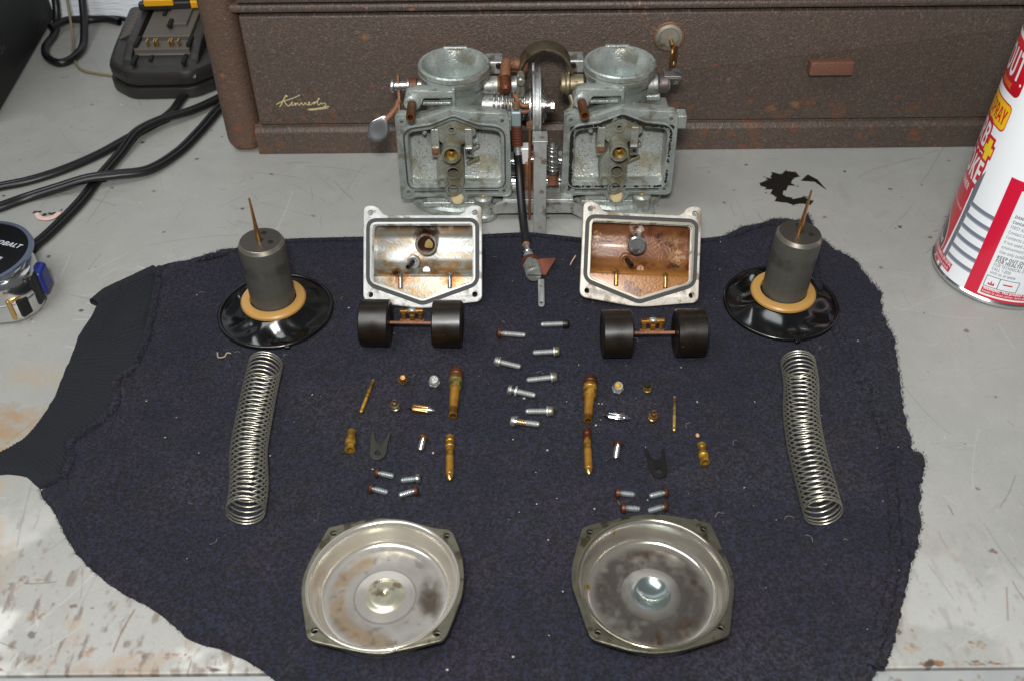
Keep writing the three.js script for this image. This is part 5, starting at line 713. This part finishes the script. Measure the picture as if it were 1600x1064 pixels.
// ------------------------------------------------------------------ screws and small jets
{
  const Y = 3.0;
  const thread = (r, x0, x1, pitch) => { const o = []; for (let x = x0; x < x1 - pitch; x += pitch) o.push([r * 0.86, x], [r, x + pitch * 0.4], [r, x + pitch * 0.55], [r * 0.86, x + pitch * 0.95]); return o; };
  const dark = M.hole;
  // axis +y, head underside at 0
  function screw(name, label, group, hx, tx, o) {
    const L = Math.hypot(tx[0] - hx[0], tx[1] - hx[1]), hr = o.hr, r = o.r, tilt = Math.asin((hr - r) / L) * 0.8;
    const t = thing(name, label, 'screw', [hx[0], Y + hr * 0.96, hx[1]], group);
    const d = V(tx[0] - hx[0], -Math.tan(tilt) * L, tx[1] - hx[1]).normalize(); t.quaternion.setFromUnitVectors(V(0, 1, 0), d);
    const hh = o.hh, head = mesh('head', lathe([[0, -hh], [hr * 0.55, -hh * 0.98], [hr * 0.88, -hh * 0.72], [hr, -hh * 0.3], [hr, -0.05], [hr - 0.2, 0.1], [0, 0.1]], 32), o.headMat, t);
    mesh('cross_slot', [box(hr * 1.15, 0.35, 0.5, 0.1).translate(0, -hh * 0.96, 0), box(0.5, 0.35, hr * 1.15, 0.1).translate(0, -hh * 0.96, 0)], dark, head);
    const s0 = o.plain ?? 0.3;
    mesh('shank', lathe([[0, 0], [r * 0.92, 0], [r * 0.92, s0], ...thread(r, s0, L - 0.5, o.pitch ?? 0.62), [r * 0.86, L - 0.5], [r * 0.6, L], [0, L]], 24, 0.3), o.shankMat, t);
    if (o.washer !== undefined) mesh('spring_washer', pipe(hr * 1.02, r * 0.9, 0.75, 32).translate(0, o.washer, 0), o.washerMat ?? M.zinc, t);
    if (o.collar) mesh('brass_thread', lathe(thread(r * 1.06, o.collar[0], o.collar[1], 0.62), 24, 0.3), M.brightBrass, t);
    return t;
  }
  const S = [[23.2, -4.9], [12.6, -5.3], [-4.7, 1], [5.8, 1.5], [18.4, 12.6], [8.8, 12.5], [-5.8, 18.5], [3.5, 21.1], [16.7, 28.1], [5.9, 28.9], [-0.3, 35.4], [9.3, 37.8], [14.5, 47.2], [5.2, 46.5], [0.7, 52.5], [10.5, 53.6]];
  const lab = ['long screw with a dark grey head, topmost, just below the knob tab', 'long screw with a rusty red head, left of the topmost dark-headed screw', 'long pale screw with its greenish head right, third down in the screw column', 'long grey screw slanting down right, its head the farthest left of the column', 'long screw tilted up right with a loose ridged head, below the slanting grey one', 'long pale screw whose washer has slid away from the head', 'long pale screw with its round head right, second from the bottom of the column', 'long screw with a golden thread near its head, lowest of the column'];
  const hm = [M.blackSteel, M.rustHead, std({ map: T.steel, color: 0xc9c6a8, metalness: 0.8, roughness: 0.4 }), M.zinc, std({ map: T.steel, color: 0xb6b2a0, metalness: 0.7, roughness: 0.5 }), M.zinc, std({ map: T.steel, color: 0xd8d2bc, metalness: 0.75, roughness: 0.42 }), M.zinc];
  for (let i = 0; i < 8; i++) screw('long_screw', lab[i], 'long screws in the middle column', S[2 * i], S[2 * i + 1], { hr: 2.15, r: 1.2, hh: 1.9, headMat: hm[i], shankMat: M.zinc, washer: i === 1 ? undefined : i === 5 ? 1.5 : 0.2, washerMat: i === 0 ? M.blackSteel : i === 7 ? M.chrome : M.zinc, collar: i === 7 ? [1.4, 4.6] : undefined });
  const sh = [['short rusty-headed screw, upper left of the left four', -50.1, 78.1, -44.4, 79.2], ['short screw with a shiny dark head, upper right of the left four', -35.7, 80.9, -41.6, 81.2], ['short rusty-headed screw, lower left of the left four', -51.6, 85.5, -45.9, 86.9], ['short screw with a dark red head, lower right of the left four', -36.3, 86.7, -41.8, 88.2], ['short screw with a dark red head, upper left of the right four', 38.6, 88.4, 44.4, 88.8], ['short screw with a bright rust head, upper right of the right four', 55.1, 88.5, 49.6, 89.5], ['short screw with a rusty slotted head, lower left of the right four', 40, 95.3, 45.6, 95.3], ['short screw with a dark red head almost touching the dark dish cover', 54.1, 94.9, 48.4, 96.3]];
  sh.forEach(([l, a, b, c, d], i) => screw('cover_screw', l, i < 4 ? 'short screws above the left cover' : 'short screws above the right cover', [a, b], [c, d], { hr: 2.0, r: 1.15, hh: 1.6, headMat: i === 1 ? M.steel : M.rustHead, shankMat: std({ map: T.steel, color: 0xe6f0f4, metalness: 0.8, roughness: 0.35 }) }));
  const pm = { hr: 1.9, r: 1.25, hh: 1.3, headMat: std({ map: T.brass, color: 0xc0a890, metalness: 0.8, roughness: 0.35 }), shankMat: M.steel };
  screw('retainer_screw', 'short screw with a domed brownish head right of the left fork clip', null, [-34.6, 61], [-35.4, 66.6], pm);
  screw('retainer_screw', 'short screw with a reddish rim left of the right fork clip', null, [40.2, 65], [38.8, 71.3], { ...pm, headMat: M.rustHead });

  const lay = (name, label, cat, a, b, ya, yb) => { const t = thing(name, label, cat, [a[0], Y + ya, a[1]]); t.quaternion.setFromUnitVectors(V(0, 1, 0), V(b[0] - a[0], yb - ya, b[1] - a[1]).normalize()); t.userData.L = undefined; return [t, Math.hypot(b[0] - a[0], yb - ya, b[1] - a[1])]; };
  const brownBrass = std({ map: T.brass, color: 0xe0c088, metalness: 0.7, roughness: 0.45, bumpMap: T.fine, bumpScale: 0.00006 });
  const oldBrass = std({ map: T.brass, color: 0xe8d090, metalness: 0.65, roughness: 0.5, bumpMap: T.fine, bumpScale: 0.00006 });
  // float pivot pins
  for (const [l, a, b, m] of [['thin tarnished brass pin lying aslant left of the small jets', [-57.2, 27.6], [-60.4, 45.8], oldBrass], ['thin reddish brass pin lying right of the small jets', [65.4, 38.7], [62.8, 57.2], M.brass]]) { const [t, L] = lay('pivot_pin', l, 'pin', a, b, 0.75, 0.75); mesh('pin_rod', lathe([[0, 0], [0.6, 0], [0.68, 0.2], [0.68, L - 2.6], [0.55, L - 2.4], [0.55, L - 2.1], [0.72, L - 1.9], [0.72, L - 0.4], [0.4, L], [0, L]], 20), m, t); }
  // jet holders (stepped tubes)
  for (const [l, a, b, m] of [['stepped brass jet tube with a rusty blue-crusted head, beside the long screws', [-23, 24.2], [-23.6, 49], true], ['stepped brass jet tube with a brown head, right of the long screws', [32.1, 29], [29.5, 52.2], false]]) {
    const [t, L] = lay('jet_tube', l, 'jet tube', a, b, 2.7, 1.75);
    mesh('tube', lathe([[1.25, L - 3], [1.25, L], [1.75, L], [1.75, L - 8], [1.95, L - 9], [1.95, 10], [0, 10]], 32), brownBrass, t);
    mesh('collar', lathe([[0, 10.2], [2.4, 10.2], [2.75, 9.4], [2.75, 6.6], [2.4, 6.4], [2.75, 6], [2.75, 4.6], [0, 4.6]], 36), m ? std({ map: T.brass, color: 0x9aa08c, metalness: 0.5, roughness: 0.6 }) : oldBrass, t);
    mesh('head', lathe([[0, 4.8], [2.6, 4.8], [2.7, 3.6], [2.4, 3.2], [2.7, 2.8], [2.6, 0.6], [2.2, 0], [1.2, 0], [1, 0.8], [0, 0.8]], 36), std({ map: T.rust, color: m ? 0xb89880 : 0x94745c, metalness: 0.4, roughness: 0.5 }), t);
  }
  // long emulsion jets
  for (const [l, a, b] of [['long brass emulsion jet with a dark grooved head, below the rusty jet tube', [-24.3, 59.9], [-23.5, 81.8]], ['long brass emulsion jet with a red-brown cap, below the brown jet tube', [28.8, 57.1], [28.2, 79.6]]]) {
    const [t, L] = lay('emulsion_jet', l, 'jet', a, b, 1.75, 1.5), k = b[0] > 0;
    mesh('jet_head', lathe([[0, 0], [1.5, 0], [1.7, 0.4], [1.7, 2.4], [1.3, 2.8], [1.3, 3.3], [1.8, 3.6], [1.8, 5.2], [1.5, 5.5], [0, 5.5]], 28), k ? std({ map: T.rust, color: 0xa0785c, metalness: 0.5, roughness: 0.45 }) : oldBrass, t);
    mesh('jet_stem', lathe([[0, 5.4], [1.5, 5.4], [1.5, L - 3.2], [1.35, L - 3], [1.35, L - 2.6], [0, L - 2.6]], 28), brownBrass, t);
    mesh('jet_tip', lathe([[0, L - 2.7], [1.4, L - 2.7], [1.2, L - 1.2], [0.7, L - 0.4], [0.2, L], [0, L]], 28), M.brightBrass, t);
  }
  // plugs
  for (const [l, x, z, tilt] of [['grey steel threaded plug standing tilted, beside the rusty jet tube', -31.9, 29.6, 0.45], ['pale grey steel threaded plug with a brown top, beside the brown jet tube', 42.7, 34, 0.45]]) {
    const t = thing('steel_plug', l, 'plug', [x, Y + 0.6, z]); t.rotation.x = tilt;
    mesh('plug_base', lathe([[0, -0.3], [2.2, -0.3], [2.5, 0.2], [2.5, 1.8], [2.2, 2.1], [0, 2.1]], 6).rotateY(0.3), M.zinc, t);
    mesh('plug_thread', lathe([[0, 2], ...thread(2, 2, 4.6, 0.7), [1.8, 4.8], [1.6, 5], [1.3, 5], [1.2, 4.7], [0, 4.7]], 32, 0.3), M.zinc, t);
    mesh('plug_top', solid(1.25, 0.3, 0.05, 24).translate(0, 4.66, 0), x > 0 ? oldBrass : M.steel, t);
  }
  // small jets
  function smallJet(label, x, z, tilt, ry, kind) {
    const t = thing('small_jet', label, 'jet', [x, Y + 0.7, z]); t.rotation.set(tilt, ry, 0, 'YXZ');
    mesh('jet_body', lathe([[0, 0], [1.5, 0], [1.8, 0.3], [1.8, 1.5], [1.2, 1.9], [1.2, 2.3], [1.9, 2.6], [1.9, 3.4], [1.5, 3.8], [1.3, 4.4]], 32), kind < 2 ? (kind ? M.brass : M.brightBrass) : kind === 2 ? std({ map: T.steel, color: 0xb5aa90, metalness: 0.8, roughness: 0.4 }) : M.brightBrass, t);
    mesh('jet_cap', lathe([[1.3, 4.3], [1.25, 5.2], [0.95, 5.5], [0.5, 5.5], [0.45, 4.9], [0, 4.9]], 28), kind === 2 ? M.copper : kind === 1 ? M.blackSteel : M.copper, t);
    if (kind >= 2) mesh('jet_slot', box(2.6, 0.5, 0.6, 0.1).translate(0, 5.4, 0), M.hole, t);
  }
  smallJet('small shiny golden jet standing tilted, upper of the left two', -45, 28.4, 0.5, 0.2, 0);
  smallJet('small jet with a copper slotted top, below the shiny golden one', -46.6, 44.2, 0.15, -0.2, 2);
  smallJet('small brass jet with a dark bored top, upper of the right two', 54.8, 34.6, 0.3, -0.3, 1);
  smallJet('small copper-topped brass jet beside the right float needle', 55, 50.6, 0.25, 0.2, 3);
  // float needles
  for (const [l, a, b, m] of [['float needle valve with a coppery fluted body and pointed tip', [-41, 43.9], [-30.7, 45.8], M.copper], ['float needle valve with a silver fluted body and pointed tip', [36.6, 48.9], [46.6, 50.9], M.chrome]]) {
    const [t, L] = lay('float_needle', l, 'needle valve', a, b, 1.35, 1.35), tri = []; for (let i = 0; i < 3; i++) { const w = i / 3 * TAU + 0.5; for (const s of [-0.45, 0.45]) tri.push([Math.cos(w + s) * 1.75, Math.sin(w + s) * 1.75, 0.3]); tri.push([Math.cos(w + 1.047) * 1.15, Math.sin(w + 1.047) * 1.15, 0.3]); }
    mesh('fluted_body', ext(poly(tri, [], 0.3), L * 0.62, 0.25).rotateX(-Math.PI / 2).translate(0, L * 0.12, 0), m, t);
    mesh('spring_pin', lathe([[0, -0.8], [0.5, -0.8], [0.6, 0], [1.1, 0.5], [1.2, L * 0.13], [0, L * 0.13]], 24), M.blackSteel, t);
    mesh('needle_tip', lathe([[0, L * 0.73], [1.2, L * 0.73], [1.2, L * 0.78], [0.15, L], [0, L]], 28), m === M.copper ? M.steel : m, t);
  }
  // brass bushings
  for (const [l, a, b] of [['short hollow brass bushing left of the left fork clip', [-62.6, 56.7], [-62.2, 66.8]], ['short waisted brass bushing right of the right fork clip', [72.2, 65.2], [72, 74.3]]]) { const [t, L] = lay('brass_bushing', l, 'bushing', a, b, 1.8, 2.0), k = a[0] > 0; mesh('bushing_tube', lathe(k ? [[0, 2], [0.9, 0.1], [1.7, 0], [1.8, 1.8], [1.4, 2.4], [1.4, 3.8], [1.9, 4.4], [1.9, 5.6], [1.5, 6], [1.9, 6.4], [1.9, L], [1.1, L], [1.1, L - 2], [0, L - 2]] : [[0, 1], [1.5, 0], [1.75, 0.4], [1.75, 3.8], [1.55, 4.2], [2.05, 4.8], [2.05, L], [1.3, L], [1.3, L - 2.4], [0, L - 2.4]], 32), oldBrass, t); }
  // fork clips
  for (const [l, x, z, m] of [['grey steel fork clip with an eye, among the left jets', -51.6, 67.6, std({ color: 0x5c5a52, metalness: 0.85, roughness: 0.38 })], ['dark fork clip with an eye, almost lost on the cloth at right', 54.6, 77.4, std({ color: 0x2c2a28, metalness: 0.7, roughness: 0.45 })]]) {
    const t = thing('fork_clip', l, 'clip', [x, Y + 0.3, z], null, x > 0 ? 0.06 : -0.02);
    mesh('clip_plate', ext(poly([[-3.2, 0.6, 1], [-3.3, 5.4, 1], [-3.6, 11.4, 0.5], [-2.6, 11.4, 0.5], [-1.7, 6.6, 1], [0.2, 5.2, 1], [2, 6.6, 1], [3, 11.2, 0.5], [4, 11.2, 0.5], [3.3, 5, 1], [3.3, 0.4, 1], [2.6, -2, 2], [0, -3.4, 2.5], [-2.6, -2, 2]], [[0, 0.2, 1.5]], 1), 0.7, 0.2).rotateX(-Math.PI / 2), m, t);
  }
}

// ------------------------------------------------------------------ scraps and lint
{
  const curl = (P, r) => hose(P, r, 30, 6);
  top('paper_curl', [ext(poly([[-7, 1.5], [-4, -3.4, 2], [1, -4.8, 3], [5, -3, 2], [7, 2, 1], [4.5, 3, 1], [3, -0.6, 2], [0, -2, 2], [-3, -0.4, 2], [-5, 2.4]], [], 0.8), 0.6, 0.2).rotateX(-Math.PI / 2).translate(-235, 0.5, -96)], std({ color: 0xd9b9ac, roughness: 0.8 }), 'curled pale pink scrap above the tape measure', 'scrap');
  top('shaving', [curl([[-124.8, 4.6, 11], [-124, 4, 13.4], [-121.6, 3.8, 12.8], [-120.6, 4.8, 11.6], [-119, 4.4, 11.4]], 0.34)], std({ color: 0x8f8672, roughness: 1 }), 'curled tan shaving above the left coil spring', 'scrap');
  top('fibre_strand', [curl([[30.4, 4, -54.6], [29.6, 4.2, -52.6], [28.4, 4, -50], [27.6, 4.3, -47.4]], 0.3)], std({ color: 0xc7a889, roughness: 1 }), 'thin tan strand left of the amber bowl', 'scrap');
  top('crumb', [tr(new THREE.IcosahedronGeometry(0.8, 1).scale(1, 0.8, 1.3), 71.6, 3.9, 59.6)], std({ color: 0xb98a68, roughness: 0.9 }), 'tiny tan crumb above the waisted bushing', 'crumb');
  const bits = []; seed = 991;
  for (let i = 0; i < 330; i++) { const x = rr(-165, 150), z = rr(-66, 158), r = Math.pow(rnd(), 5) * 0.36 + 0.08; if (x < -150 + Math.max(0, z - 80) * 1.05) continue; bits.push(tr(new THREE.IcosahedronGeometry(r, 0).scale(rr(0.6, 1.8), 0.6, rr(0.6, 1.4)), x, drape(clothHeight(x, z, 9), z) + 0.7, z, 0, rr(0, 3))); }
  for (let i = 0; i < 30; i++) { const x = rr(-150, 145), z = rr(-60, 150), a = rr(0, TAU), l = rr(0.8, 2.2); bits.push(hose([[x, 3.7, z], [x + Math.cos(a) * l, 3.9, z + Math.sin(a) * l], [x + Math.cos(a + 0.6) * l * 1.8, 3.7, z + Math.sin(a + 0.6) * l * 1.8]], 0.05, 6, 4)); }
  const l = mesh('lint_specks', bits, M.lint, scene); l.userData.kind = 'stuff'; l.userData.label = 'pale lint specks and short fibres scattered over the dark cloth'; l.userData.category = 'lint';
}

renderer.render(scene, camera);
